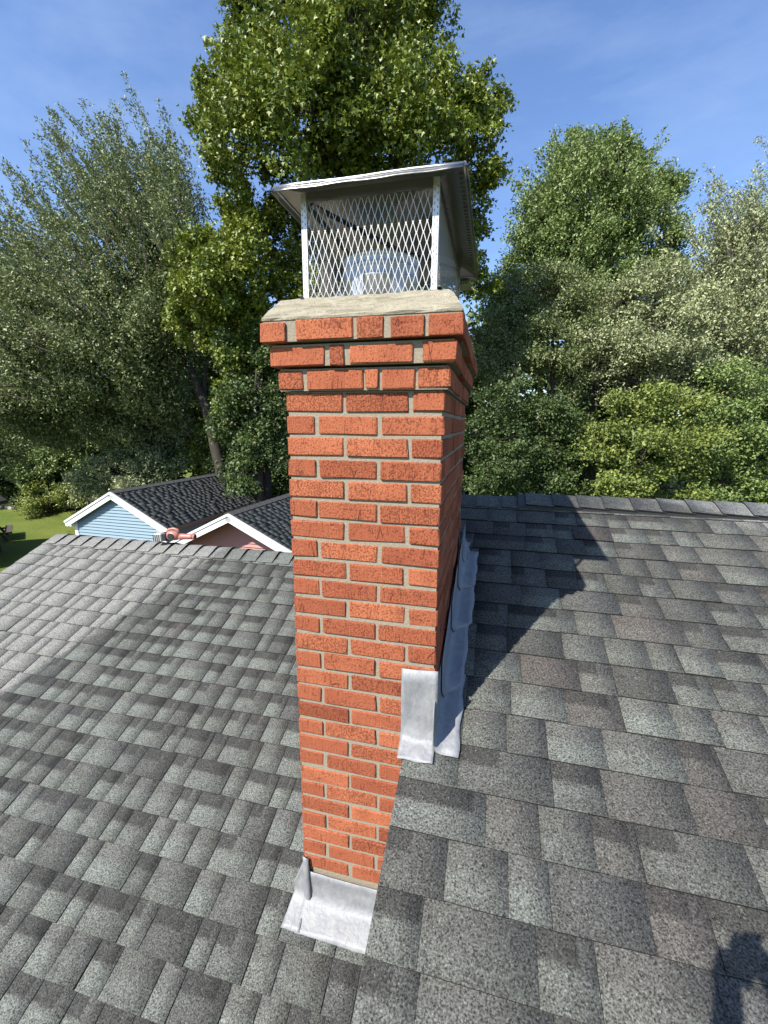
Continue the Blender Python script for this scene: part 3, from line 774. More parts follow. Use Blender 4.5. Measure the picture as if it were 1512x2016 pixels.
# ------------------------------------------------------------------ two sheds behind the house
def shed(cx, cy, yaw, w, h, length, ze, siding, label, rng, rec=.16, eave_over=.22):
    c, s = math.cos(yaw), math.sin(yaw); G = np.array([c, s, 0]); Rr = np.array([-s, c, 0]); Z = np.array([0, 0, 1.])
    C0 = np.array([cx, cy, ze]); root = empty('garden_shed', (cx, cy, GZ), label, 'shed')
    pit = math.atan2(h, w/2); hw = w/2
    inw = hw-eave_over; wall_top = ze+eave_over*math.tan(pit)-.04
    # body
    O = np.array([cx, cy, 0.0])
    q = MB(); q.frame_box(O, G, Rr, Z, (-inw, rec, GZ), (inw, length-.15, wall_top)); 
    ya, yb = rec, length-.15; ztop = ze+h-.12
    q.add([O+G*a+Rr*b+Z*z for b in (ya, yb) for a, z in ((-inw, wall_top), (inw, wall_top), (0, ztop))], [(0, 1, 2), (5, 4, 3), (1, 4, 5, 2), (3, 0, 2, 5)])
    q.build('wall', siding, root)
    # lap boards on the gable end
    lap = .102; z = ze-.9; zz = []
    while z < ze+h-.14:
        zt = z+lap; half = min(inw-.01, max(0.0, (ze+h-.13-z)/math.tan(pit))); half2 = min(inw-.01, max(.01, (ze+h-.13-zt)/math.tan(pit)))
        if half > .04:
            b = MB()
            def pt(a, d, zz_): return O+G*a+Rr*(rec+d)+Z*zz_
            b.hexa([pt(-half, -.048, z), pt(half, -.048, z), pt(half, -.001, z), pt(-half, -.001, z), pt(-half2, -.010, zt-.001), pt(half2, -.010, zt-.001), pt(half2, -.001, zt-.001), pt(-half2, -.001, zt-.001)])
            b.build('siding_board', siding, root)
        z = zt
    # corner boards
    for sgn in (-1, 1):
        q = MB(); a0, a1 = (inw-.10, inw+.03) if sgn > 0 else (-inw-.03, -inw+.10)
        q.frame_box(O, G, Rr, Z, (a0, rec-.055, GZ), (a1, rec-.01, wall_top-.02)); q.build('corner_board', MAT['trim'], root)
    # roof slopes with shingles
    for sgn in (-1, 1):
        U = -G*sgn*math.cos(pit)+Z*math.sin(pit); X = Rr*sgn
        eave = C0+G*sgn*hw
        sl = Slope(eave if sgn > 0 else eave+Rr*length, X, U); ln = hw/math.cos(pit)
        q = MB(); q.frame_box(sl.O, sl.X, sl.U, sl.N, (0, 0, -.11), (length, ln, -.001)); d = q.build('roof_slope', MAT['deck'], root)
        tabs = lay_shingles(sl, (-.02, length+.02), (-.02, ln), rng, expo=.145, brown=.08, wide=(.18, .42), tonebias=.14, gap=.0003, sig=.09, hs=.40, pdark=(.05, .1))
        tag(link_mesh('shingle_field', shingle_mesh('shingle_field', tabs), None, d), kind='stuff')
        # eave fascia
        q = MB(); q.frame_box(sl.O, sl.X, sl.U, sl.N, (-.01, -.030, -.16), (length+.01, -.004, -.004)); q.build('fascia', MAT['dripedge'] if sgn > 0 else MAT['trim'], root)
        # rake boards at the gable: wide white board with a narrow shadow board on top
        x0, x1 = (-.045, -.004) if sgn > 0 else (length+.004, length+.045)
        q = MB(); q.frame_box(sl.O, sl.X, sl.U, sl.N, (x0, -.03, -.215), (x1, ln-.002, -.075)); q.build('rake_board', MAT['trim'], root)
        x0, x1 = (-.068, -.004) if sgn > 0 else (length+.004, length+.068)
        q = MB(); q.frame_box(sl.O, sl.X, sl.U, sl.N, (x0, -.035, -.072), (x1, ln-.002, -.012)); q.build('rake_trim', MAT['trim'], root)
        # boxed eave return
        q = MB(); a = sgn*(hw+.01); b_ = sgn*(hw-eave_over-.02)
        q.add([O+G*v[0]+Rr*v[1]+Z*v[2] for v in [(a, -.035, ze-.19), (b_, -.035, ze-.19), (b_, -.035, ze+.02), (a, -.035, ze-.06), (a, .10, ze-.19), (b_, .10, ze-.19), (b_, .10, ze+.02), (a, .10, ze-.06)]],
              [(0, 1, 2, 3), (7, 6, 5, 4), (0, 4, 5, 1), (1, 5, 6, 2), (2, 6, 7, 3), (3, 7, 4, 0)]); q.build('eave_return', MAT['trim'], root)
    # ridge caps in one dark strip of lapped pieces
    k = 0; x = 0.0
    q = MB()
    while x < length:
        for sgn in (-1, 1):
            U = -G*sgn*math.cos(pit)+Z*math.sin(pit); N = np.cross(Rr*sgn, U); top = C0+Z*h+Rr*x
            A = top; B_ = top+Rr*.30; e = -U*.15
            q.hexa([A+e+N*.010, A+N*.010, B_+N*.006, B_+e+N*.006, A+e+N*.024, A+N*.03, B_+N*.016, B_+e+N*.012])
        x += .3
    q.build('ridge_caps', MAT['deck'], root, kind='stuff')
    return root
rs = np.random.default_rng(77)
shed(-10.684, 9.506, -.037, 4.0, 1.04, 4.95, -3.223, MAT['blue'], 'pale blue sided shed with white gable trim and dark roof', rs)
shed(-5.609, 8.0, -.037, 4.2, 1.02, 5.2, -3.30, MAT['pink'], 'salmon pink sided shed with white gable trim beside the chimney', rs, .52)

# ------------------------------------------------------------------ lawn furniture at the left edge
def dark_shed(cx, cy, w, l, hw, h, label, yaw=0.0):
    root = empty('garden_hut', (cx, cy, GZ), label, 'hut'); c, s = math.cos(yaw), math.sin(yaw); X = np.array([c, s, 0]); Y = np.array([-s, c, 0]); O = np.array([cx, cy, GZ])
    MB().frame_box(O, X, Y, (0, 0, 1), (-w/2, -l/2, 0), (w/2, l/2, hw)).build('wall', MAT['wood'], root)
    for sg in (-1, 1):
        q = MB(); pts = [(0, -l/2-.3, hw+h), (sg*(w/2+.35), -l/2-.3, hw-.12), (sg*(w/2+.35), l/2+.3, hw-.12), (0, l/2+.3, hw+h)]
        P = [O+X*a+Y*b+np.array([0, 0, z]) for a, b, z in pts]; q.hexa([p-np.array([0, 0, .08]) for p in P]+P) if sg < 0 else q.hexa([p-np.array([0, 0, .08]) for p in P[::-1]]+P[::-1])
        q.build('roof_slope', MAT['deck'], root)
    q = MB(); q.add([O+X*a+Y*b+np.array([0, 0, z]) for b in (-l/2, l/2) for a, z in ((-w/2, hw), (w/2, hw), (0, hw+h-.1))], [(0, 1, 2), (5, 4, 3), (1, 4, 5, 2), (3, 0, 2, 5)]); q.build('gable', MAT['wood'], root)
    MB().frame_box(O, X, Y, (0, 0, 1), (-.45, -l/2-.03, 0), (.45, -l/2-.003, 2.0)).build('door', MAT['wood'], root)
    return root
dark_shed(-37.2, 21.0, 4.2, 5.0, 2.1, 1.5, 'dark wooden hut at the far left edge of the lawn', .1)
dark_shed(-19.9, 9.9, 2.6, 3.4, 2.3, 1.1, 'dark hut just outside the left edge, shading the lawn', .35)
tb_c = np.array([-21.75, 13.2, GZ])
table = empty('picnic_table', tuple(tb_c), 'dark wooden picnic table on the lawn at the left edge', 'picnic table')
for i in range(4): MB().chamfer((-.9, -.36+.185*i, .70), (.9, -.19+.185*i, .74), .004, None, 0, tb_c, (.8, -.6, 0), (.6, .8, 0), (0, 0, 1)).build('top_plank', MAT['wood'], table)
for sg in (-1, 1):
    MB().chamfer((-.9, sg*.72-.13, .41), (.9, sg*.72+.13, .45), .004, None, 0, tb_c, (.8, -.6, 0), (.6, .8, 0), (0, 0, 1)).build('bench_plank', MAT['wood'], table)
    MB().chamfer((sg*.65-.03, -.85, .33), (sg*.65+.03, .85, .41), .004, None, 0, tb_c, (.8, -.6, 0), (.6, .8, 0), (0, 0, 1)).build('cross_beam', MAT['wood'], table)
    for sy in (-1, 1):
        q = MB(); X_, Y_ = np.array([.8, -.6, 0]), np.array([.6, .8, 0])
        q.tube([tb_c+X_*sg*.6+Y_*sy*.62, tb_c+X_*sg*.6+Y_*sy*.22+np.array([0, 0, .70])], .06, 4); q.build('leg', MAT['wood'], table)

# ------------------------------------------------------------------ trees
def unit(v): return v/(np.linalg.norm(v, axis=-1, keepdims=True)+1e-9)

def leaves_mesh(name, P, A, Nrm, L, Wd, tint, lobed=False):
    """P base points, A axes, Nrm normals, L lengths, Wd widths"""
    side = unit(np.cross(Nrm, A)); Nn = np.cross(A, side); n = len(P)
    L = L[:, None]; Wd = Wd[:, None]
    if lobed:
        # three-lobed leaf: base, side lobes, notches and tip
        pts = [P, P+A*L*.34+side*Wd*.56+Nn*Wd*.12, P+A*L*.50+side*Wd*.22+Nn*Wd*.03, P+A*L*1.0-Nn*Wd*.12, P+A*L*.50-side*Wd*.22+Nn*Wd*.03, P+A*L*.34-side*Wd*.56+Nn*Wd*.12]
        V = np.stack(pts, 1).reshape(-1, 3); b = (np.arange(n)*6)[:, None]
        F = np.concatenate([b+np.array([[0, 1, 2]]), b+np.array([[0, 2, 3]]), b+np.array([[0, 3, 4]]), b+np.array([[0, 4, 5]])], 0)
        T = np.concatenate([tint]*4, 0)
    else:
        pts = [P, P+A*L*.45+side*Wd*.5+Nn*Wd*.12, P+A*L-Nn*L*.08, P+A*L*.45-side*Wd*.5+Nn*Wd*.12]
        V = np.stack(pts, 1).reshape(-1, 3); b = (np.arange(n)*4)[:, None]
        F = np.concatenate([b+np.array([[0, 1, 2]]), b+np.array([[0, 2, 3]])], 0); T = np.concatenate([tint]*2, 0)
    return np_mesh(name, V, F, T)

class Tree:
    def __init__(s, name, label, base, mat, group, seed, lobed=False, cat='tree'):
        s.root = empty(name, tuple(base), label, cat, group); s.base = np.array(base, float); s.mat = mat; s.rng = np.random.default_rng(seed); s.lobed = lobed
        s.wood = MB(); s.twig = MB(); s.P, s.A, s.N, s.L, s.W, s.T = [], [], [], [], [], []
    def trunk(s, pts, rad):
        pts = [np.asarray(p, float) for p in pts]; s.tp = pts; s.tr = rad
        dense, rr = [], []
        for i in range(len(pts)-1):
            for f in np.linspace(0, 1, 5)[:-1]:
                dense.append(pts[i]*(1-f)+pts[i+1]*f+s.rng.normal(0, rad[i]*.10, 3)*(0 if i == 0 and f == 0 else 1)); rr.append(rad[i]*(1-f)+rad[i+1]*f)
        dense.append(pts[-1]); rr.append(rad[-1]); rr[0] *= 1.35
        s.wood.tube(dense, rr, 9); s.dense = dense; s.dr = rr
    def limb(s, a, b, r0, r1, sag=.1, mb=None, n=5):
        a, b = np.asarray(a), np.asarray(b); L = np.linalg.norm(b-a); off = s.rng.normal(0, .07*L, 3); pts = []
        for f in np.linspace(0, 1, n): pts.append(a*(1-f)+b*f+off*math.sin(math.pi*f)+np.array([0, 0, -sag*L*math.sin(math.pi*f)*.6]))
        (mb or s.wood).tube(pts, list(np.linspace(r0, r1, n)), 5, False); return pts
    def nearest(s, p):
        c = [(np.linalg.norm(q-p)+max(0, (q[2]-p[2]))*2.0, i) for i, q in enumerate(s.dense)]; i = min(c)[1]; return s.dense[i], s.dr[i]
    def leaves(s, centers, dirs, n_each, shoot, spread, L, Wd, up=.6, droop=0.0, base_tint=None, yel=.15):
        r = s.rng; k = len(centers); t = r.random((k, n_each, 1))
        sd_ = unit(dirs)[:, None, :]; P = centers[:, None, :]+sd_*(t-.35)*shoot+r.normal(0, spread, (k, n_each, 3))*(1.15-.7*t)
        A = unit(sd_*.55+r.normal(0, .55, (k, n_each, 3))+np.array([0, 0, -droop])); N = unit(r.normal(0, .55, (k, n_each, 3))+np.array([0, 0, up])+sd_*.35)
        tone = (base_tint[:, None] if base_tint is not None else .5)+r.normal(0, .2, (k, n_each)); yl = np.clip(r.normal(yel, .22, (k, n_each)), 0, 1)
        s.P.append(P.reshape(-1, 3)); s.A.append(A.reshape(-1, 3)); s.N.append(N.reshape(-1, 3))
        s.L.append((L*r.uniform(.6, 1.2, (k, n_each))).ravel()); s.W.append((Wd*r.uniform(.6, 1.2, (k, n_each))).ravel())
        T = np.stack([np.clip(tone, 0, 1), yl, r.random((k, n_each))], -1); s.T.append(T.reshape(-1, 3))
    def blobs(s, bl, dens, n_each, shoot, spread, L, Wd, up=.6, droop=0.0, out=.7, lean=(0, 0, .3), clump=.38, nclump=9, limbs=True, yel=.15, fill=.25, flat=.85):
        """each blob: (x, y, z, r) or (x, y, z, rx, ry, rz); foliage gathers in clumps round the shell"""
        r = s.rng
        for b in bl:
            c = np.array(b[:3]); R = np.array(b[3:6]) if len(b) > 4 else np.array([b[3]]*3); mr = R.mean()
            kc = max(5, int(nclump*(mr/1.2)**1.2)); d = unit(r.normal(0, 1, (kc, 3))); cc = c+d*R*r.uniform(.45, .92, (kc, 1)); cr = mr*clump*r.uniform(.6, 1.35, kc)
            ctone = np.clip(r.normal(.48, .26, kc), 0, 1)
            if limbs:
                p, pr_ = s.nearest(c); s.limb(p, c, max(.02, min(pr_*.6, .05*mr+.03)), .02+.008*mr, .05)
                for q in cc[:: 1 if kc < 14 else 2]: s.limb(c, q, .014+.008*mr, .006, .0, s.wood, 4)
            ns = int(dens*mr*mr*4); ci = r.integers(0, kc, ns); dd = unit(r.normal(0, 1, (ns, 3))); rad = r.random((ns, 1))**.45
            cen = cc[ci]+dd*cr[ci][:, None]*rad*np.array([1, 1, flat]); tone = ctone[ci]
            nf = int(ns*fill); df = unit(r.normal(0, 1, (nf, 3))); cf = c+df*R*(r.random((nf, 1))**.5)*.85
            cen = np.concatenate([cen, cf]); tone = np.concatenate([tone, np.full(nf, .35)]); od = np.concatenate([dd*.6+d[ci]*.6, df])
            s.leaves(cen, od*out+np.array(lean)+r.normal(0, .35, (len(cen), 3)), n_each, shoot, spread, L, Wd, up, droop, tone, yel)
    def plume(s, a, b, n_sub, n_each, spread0, spread1, L, Wd, bend, droop=0., yel=.12, sub=.55):
        """a long leafy shoot from a to b with short side shoots lying along it"""
        r = s.rng; a, b = np.asarray(a, float), np.asarray(b, float); ln = np.linalg.norm(b-a); ax = (b-a)/ln; off = np.array(bend)*ln
        f = np.linspace(0, 1, 7)[:, None]; pts = a*(1-f)+b*f+off*np.sin(math.pi*f)
        s.twig.tube(list(pts), list(np.linspace(.022, .004, 7)), 3, False)
        t = r.uniform(.12, 1.0, n_sub)**.85; cen = a*(1-t[:, None])+b*t[:, None]+off*np.sin(math.pi*t[:, None])
        sp = (spread0*(1-t)+spread1*t)[:, None]; cen = cen+r.normal(0, 1, (n_sub, 3))*sp
        s.leaves(cen, ax[None]*1.0+r.normal(0, .22, (n_sub, 3)), n_each, sub, .055, L, Wd, .4, droop, np.clip(r.normal(.5, .15, n_sub), 0, 1), yel)
    def done(s, smooth=True):
        s.wood.build('trunk', MAT['bark'], s.root, True)
        if s.twig.v: s.twig.build('twigs', MAT['bark'], s.root, kind='stuff')
        me = leaves_mesh('crown', np.concatenate(s.P), np.concatenate(s.A), np.concatenate(s.N), np.concatenate(s.L), np.concatenate(s.W), np.concatenate(s.T), s.lobed)
        o = link_mesh('crown', me, s.mat, s.root); return len(me.polygons)

def pxblob(u, v, rpx, d, dd=0.0, depth=1.0):
    c = at(u, v, d+dd); r = rpx*d/F_PX; return (*c, r, r*depth, r)
def ground_at(u, d):
    p = at(u, 900, d); return np.array([p[0], p[1], GZ])
tris = 0
# --- big maple behind the chimney
T = Tree('maple_tree', 'tall yellow-green maple rising straight behind the chimney cap', ground_at(640, 13.5), MAT['leaf_maple'], None, 101, True)
d = 13.5; tb0 = ground_at(640, d)
T.trunk([tb0, at(655, 620, d), at(640, 420, d), at(650, 250, d), at(690, 90, d), at(690, -60, d)], [.30, .25, .2, .16, .11, .05])
for (u, v), r0 in (((590, 330), .10), ((505, 300), .07), ((450, 250), .05)): pass
T.limb(at(648, 430, d), at(585, 330, d-.3), .12, .08); T.limb(at(585, 330, d-.3), at(540, 215, d-.4), .08, .04); T.limb(at(585, 330, d-.3), at(470, 290, d-.6), .05, .02)
mb_ = [(650, -70, 130, 0), (740, -30, 120, .5), (560, 0, 95, -.6), (500, 90, 85, .3), (600, 110, 110, -1.2), (700, 90, 120, -.8), (790, 70, 95, .4), (440, 180, 62, .2), (520, 190, 90, -1.2),
       (430, 250, 60, .6), (480, 290, 72, -.4), (610, 230, 110, -1.5), (720, 210, 105, -1.0), (810, 190, 80, .2), (880, 215, 80, .3), (950, 200, 52, .6), (930, 260, 62, 0), (850, 290, 85, -.5), (740, 310, 90, .2),
       (640, 320, 70, .8), (920, 340, 62, .5), (960, 350, 30, .2), (935, 420, 45, .8), (930, 490, 45, 1.0), (425, 320, 30, 0), (455, 345, 26, .2), (900, 560, 50, 1.5), (520, 340, 26, .3), (820, 0, 60, 0), (620, 420, 65, 1.0), (700, 440, 75, .8), (790, 430, 70, .6), (640, 520, 60, 1.2), (740, 540, 70, 1.0), (840, 520, 65, .8), (860, 400, 60, .3), (620, 590, 55, 1.4), (960, 560, 30, 1.2)]
T.blobs([pxblob(u, v, r, d, dd, 1.15) for u, v, r, dd in mb_], 52, 9, .32, .10, .138, .138, .75, .45, out=.8, lean=(0, -.05, .15), clump=.31, nclump=14, yel=.22, fill=.06)
tris += T.done()
# --- second maple, lower left of the first
d = 15.0
T = Tree('maple_tree', 'lower maple with yellow-green clumps left of the chimney cap', ground_at(520, d), MAT['leaf_maple'], None, 102, True)
T.trunk([ground_at(520, d), at(515, 800, d), at(500, 640, d), at(490, 500, d)], [.22, .17, .12, .05])
mb_ = [(500, 420, 60, 0), (550, 470, 75, 0), (440, 470, 65, -.4), (390, 510, 60, -.2), (480, 530, 80, -.8), (560, 580, 70, .3), (400, 590, 60, -.4), (470, 640, 70, .2), (370, 640, 50, .3), (545, 400, 32, .3),
       (420, 560, 50, -1.2), (550, 660, 60, .6), (500, 740, 60, .2), (470, 420, 35, -.4), (530, 720, 45, .9), (480, 800, 50, .6), (545, 820, 45, 1.0)]
T.blobs([pxblob(u, v, r, d, dd, 1.1) for u, v, r, dd in mb_], 66, 9, .32, .10, .132, .130, .75, .45, out=.8, clump=.32, nclump=14, yel=.30, fill=.08)
tris += T.done()
# --- wispy tree on the left: leaning trunk, long upswept shoots
d = 18.0
T = Tree('silver_maple', 'wispy grey-green tree with leaning forked trunk and upswept feathery shoots at left', ground_at(446, d), MAT['leaf_wisp'], None, 103)
fork = at(405, 800, d)
T.trunk([ground_at(446, d), at(436, 935, d), at(420, 860, d), fork, at(372, 720, d), at(330, 640, d), at(285, 560, d), at(250, 460, d)], [.27, .24, .22, .19, .14, .11, .08, .04])
T.limb(fork, at(412, 690, d+.4), .13, .09); T.limb(at(412, 690, d+.4), at(395, 560, d+.5), .10, .05)
for (u, v) in ((330, 430), (200, 420), (140, 560), (80, 640), (240, 640), (180, 720)): T.limb(at(330, 640, d), at(u, v, d+T.rng.normal(0, .8)), .09, .03)
mb_ = [(345, 580, 75, 0), (270, 600, 85, 0), (190, 640, 85, -.4), (90, 650, 90, .2), (30, 700, 80, .4), (310, 670, 90, -.4), (220, 700, 100, -.8), (130, 740, 95, -.5), (40, 800, 80, 0), (370, 620, 60, .3),
       (330, 500, 45, .2), (380, 530, 40, .5), (300, 780, 70, .3), (210, 820, 70, .6), (-20, 620, 80, .6), (110, 840, 60, .8), (-10, 880, 60, 1)]
T.blobs([pxblob(u, v, r, d, dd, 1.2) for u, v, r, dd in mb_], 68, 9, .55, .09, .15, .075, .4, .05, out=.25, lean=(-.35, 0, .75), clump=.5, nclump=9, limbs=False, yel=.22, fill=.5)
rp = T.rng
for i in range(300):
    f = rp.random(); u0 = 390-330*f+rp.normal(0, 25); v0 = 470+190*f+rp.normal(0, 50)
    ang = math.radians(rp.normal(12+52*f, 8)); ln = rp.uniform(130, 300)*(1.0-.30*abs(f-.40))*(1 if f > .16 else .55+2.6*f)
    dd = rp.normal(0, 1.5); u1 = u0-ln*math.sin(ang)*1.08; v1 = v0-ln*math.cos(ang)*1.10
    if i % 2: v1 -= 40*max(0, 1-abs(f-.45)*2.2)
    T.plume(at(u0, v0, d+dd), at(u1, v1, d+dd+rp.normal(0, .5)), 34, 9, .17, .05, .135, .062, (rp.normal(.02, .03), 0, -.03), 0.05, .18)
for i in range(120):
    f = rp.random(); u0 = 120-140*f+rp.normal(0, 30); v0 = 640+180*f+rp.normal(0, 40); ang = math.radians(rp.normal(62, 10)); ln = rp.uniform(90, 190); dd = rp.normal(0, 1.5)
    T.plume(at(u0, v0, d+dd), at(u0-ln*math.sin(ang), v0-ln*math.cos(ang), d+dd), 28, 9, .26, .06, .135, .062, (0, 0, -.04), .05, .18)
tris += T.done()
# --- oak-like tree on the right
d = 21.0
T = Tree('oak_tree', 'round-topped green tree highest on the right of the chimney', ground_at(1170, d), MAT['leaf_oak'], None, 104)
T.trunk([ground_at(1170, d), at(1170, 760, d), at(1165, 560, d), at(1170, 430, d), at(1165, 320, d)], [.30, .24, .18, .11, .04])
mb_ = [(1160, 320, 55, 0), (1205, 330, 50, .3), (1110, 345, 50, .2), (1250, 355, 48, .3), (1080, 400, 60, -.2), (1150, 400, 75, -.8), (1230, 410, 70, -.6), (1290, 400, 50, .2), (1315, 385, 22, .3), (1060, 455, 55, 0),
       (1130, 480, 75, -.9), (1210, 490, 75, -.6), (1290, 470, 55, .2), (1040, 520, 55, .2), (1100, 560, 70, 0), (1180, 570, 75, -.5), (1260, 560, 65, 0), (1000, 570, 45, .5), (1140, 290, 26, .2), (1190, 285, 26, -.1), (1240, 300, 24, 0), (1320, 430, 22, 0),
       (1010, 640, 60, .8), (1320, 520, 40, .6), (970, 600, 40, 1.0)]
T.blobs([pxblob(u, v, r, d, dd, 1.2) for u, v, r, dd in mb_], 62, 9, .45, .11, .15, .085, .55, .1, out=.6, lean=(0, 0, .5), clump=.36, nclump=12, yel=.18, fill=.12)
rp = T.rng
for i in range(70):
    f = rp.random(); u0 = 1060+240*f+rp.normal(0, 12); v0 = 470-125*math.sin(math.pi*(.12+.80*f))+rp.normal(0, 22); ang = math.radians(rp.normal(-38+76*(1-f), 12)); ln = rp.uniform(40, 85); dd = rp.normal(0, 1.2)
    T.plume(at(u0, v0, d+dd), at(u0-ln*math.sin(ang), v0-ln*math.cos(ang), d+dd), 16, 9, .26, .12, .15, .085, (0, 0, -.02), .05, .2, .4)
tris += T.done()
# --- pale silver trees at the right
d = 17.0
T = Tree('silver_maple', 'pale tree with upright silvery shoots at the right edge', ground_at(1500, d), MAT['leaf_pale'], None, 105)
T.trunk([ground_at(1500, d), at(1490, 800, d), at(1480, 620, d), at(1480, 480, d)], [.25, .2, .13, .05])
mb_ = [(1450, 560, 60, 0), (1500, 520, 60, .2), (1400, 600, 55, 0), (1470, 640, 70, -.6), (1540, 600, 70, .2), (1400, 680, 60, -.2), (1470, 740, 70, -.3), (1560, 720, 70, 0), (1420, 500, 40, .4), (1480, 450, 40, .3), (1540, 440, 50, .2)]
T.blobs([pxblob(u, v, r, d, dd, 1.2) for u, v, r, dd in mb_], 64, 9, .5, .09, .12, .06, .5, .05, out=.4, lean=(-.15, 0, .8), clump=.45, nclump=10, yel=.30, fill=.25)
rp = T.rng
for i in range(85):
    u0 = rp.uniform(1380, 1570); v0 = rp.normal(590-.7*(u0-1400), 40); ang = math.radians(rp.normal(14, 14)); ln = rp.uniform(80, 190); dd = rp.normal(0, 1.0)
    T.plume(at(u0, v0, d+dd), at(u0-ln*math.sin(ang), v0-ln*math.cos(ang), d+dd), 22, 9, .22, .07, .125, .06, (.02, 0, -.03), .05, .3, .45)
tris += T.done()
def pale_tree(u, d, blob_px, label, seed, mat='leaf_pale', yel=.25, L=.12, Wd=.065, dens=82, lean=(.25, -.2, .45), name='understory_tree'):
    global tris
    T = Tree(name, label, ground_at(u, d), MAT[mat], 'trees crowding behind the right roof' if u > 800 else 'trees and shrubs along the lawn', seed)
    vs_ = [b[1] for b in blob_px]; top = min(vs_)
    T.trunk([ground_at(u, d), at(u+4, 880, d), at(u-4, (880+top)/2, d), at(u, top+30, d)], [.14, .12, .08, .03])
    T.blobs([pxblob(a, b, r, d, dd, 1.15) for a, b, r, dd in blob_px], dens, 9, .5, .09, L, Wd, .7, .15, out=.55, lean=lean, clump=.42, nclump=14, yel=yel, fill=.10, flat=.42)
    tris += T.done()
pale_tree(1090, 17.5, [(1060, 560, 60, 0), (1120, 600, 70, -.3), (1010, 640, 60, .2), (1080, 680, 70, -.5), (1160, 660, 60, -.4), (1000, 720, 60, .2), (1130, 740, 60, 0), (960, 680, 45, .4)], 'grey-green feathery tree just right of the chimney top', 201, 'leaf_wisp', .3)
pale_tree(1290, 16.0, [(1290, 560, 60, 0), (1230, 600, 60, .2), (1340, 600, 65, -.2), (1280, 650, 75, -.6), (1210, 690, 60, 0), (1370, 670, 60, .3), (1320, 720, 70, -.3), (1240, 750, 60, .2), (1390, 740, 50, .3)], 'pale silvery tree in the middle of the right-hand trees', 202, 'leaf_pale', .32)
pale_tree(1260, 14.5, [(1230, 830, 60, 0), (1300, 820, 70, -.2), (1190, 880, 55, .2), (1270, 890, 75, -.5), (1350, 870, 60, 0), (1230, 950, 60, -.2), (1310, 960, 65, 0)], 'bright leafy understory tree above the right ridge', 203, 'leaf_bush', .22, .12, .075)
pale_tree(1450, 15.0, [(1430, 770, 65, 0), (1500, 800, 70, 0), (1420, 860, 65, -.2), (1490, 900, 75, -.4), (1560, 860, 60, 0), (1420, 950, 60, 0), (1510, 980, 60, .2)], 'mid-green bushy tree at the right edge above the ridge', 204, 'leaf_oak', .12, .12, .075)
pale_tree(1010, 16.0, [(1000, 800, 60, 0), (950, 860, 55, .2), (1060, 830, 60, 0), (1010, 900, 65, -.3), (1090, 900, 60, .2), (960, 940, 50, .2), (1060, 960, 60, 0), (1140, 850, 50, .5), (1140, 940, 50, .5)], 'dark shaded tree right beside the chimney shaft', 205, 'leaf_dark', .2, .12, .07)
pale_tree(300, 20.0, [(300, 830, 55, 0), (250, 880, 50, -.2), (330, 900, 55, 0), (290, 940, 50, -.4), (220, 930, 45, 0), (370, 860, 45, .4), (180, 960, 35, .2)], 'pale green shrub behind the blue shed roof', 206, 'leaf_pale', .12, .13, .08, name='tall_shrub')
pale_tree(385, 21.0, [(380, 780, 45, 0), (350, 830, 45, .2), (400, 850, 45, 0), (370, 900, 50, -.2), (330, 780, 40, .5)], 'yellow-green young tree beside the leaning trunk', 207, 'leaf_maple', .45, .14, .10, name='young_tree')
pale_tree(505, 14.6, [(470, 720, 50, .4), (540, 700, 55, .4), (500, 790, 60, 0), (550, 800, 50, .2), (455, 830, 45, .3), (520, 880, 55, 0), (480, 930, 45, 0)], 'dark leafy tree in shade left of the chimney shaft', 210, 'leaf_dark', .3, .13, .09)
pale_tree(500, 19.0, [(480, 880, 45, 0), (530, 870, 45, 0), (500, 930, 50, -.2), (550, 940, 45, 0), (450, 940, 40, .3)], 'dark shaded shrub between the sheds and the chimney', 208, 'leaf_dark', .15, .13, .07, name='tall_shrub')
pale_tree(90, 27.0, [(60, 860, 50, 0), (120, 870, 50, 0), (20, 900, 50, .3), (90, 915, 45, -.3), (160, 900, 45, 0), (-30, 870, 50, 0), (190, 850, 45, .5)], 'loose green shrub bordering the lawn at left', 209, 'leaf_oak', .3, .17, .09, name='tall_shrub')
# low weedy border along the lawn
for i, (u, d_, r, mat_, lab) in enumerate(((40, 25.5, 24, 'leaf_bush', 'yellow-green weeds by the dark hut'), (85, 25.0, 26, 'leaf_bush', 'yellow-green weedy patch along the lawn edge'), (135, 24.5, 26, 'leaf_bush', 'low leafy plant at the lawn edge left of the blue shed'), (175, 24, 28, 'leaf_pale', 'pale low shrub just left of the blue shed roof'), (10, 27, 20, 'leaf_dark', 'dark low shrub under the hut roof'))):
    T = Tree('low_shrub', lab, ground_at(u, d_), MAT[mat_], 'low plants bordering the lawn', 300+i, cat='shrub'); b = T.base
    T.trunk([b, b+np.array([0, 0, .5]), b+np.array([.05, 0, 1.0])], [.05, .04, .02]); rr = r*d_/F_PX
    T.blobs([(b[0]+T.rng.normal(0, rr*.9), b[1]+T.rng.normal(0, .5), b[2]+T.rng.uniform(.3, 1.5), rr*.8, rr*.8, rr*.7) for _ in range(5)], 60, 9, .4, .1, .15, .09, .7, .1, clump=.5, nclump=9, yel=.4)
    tris += T.done()
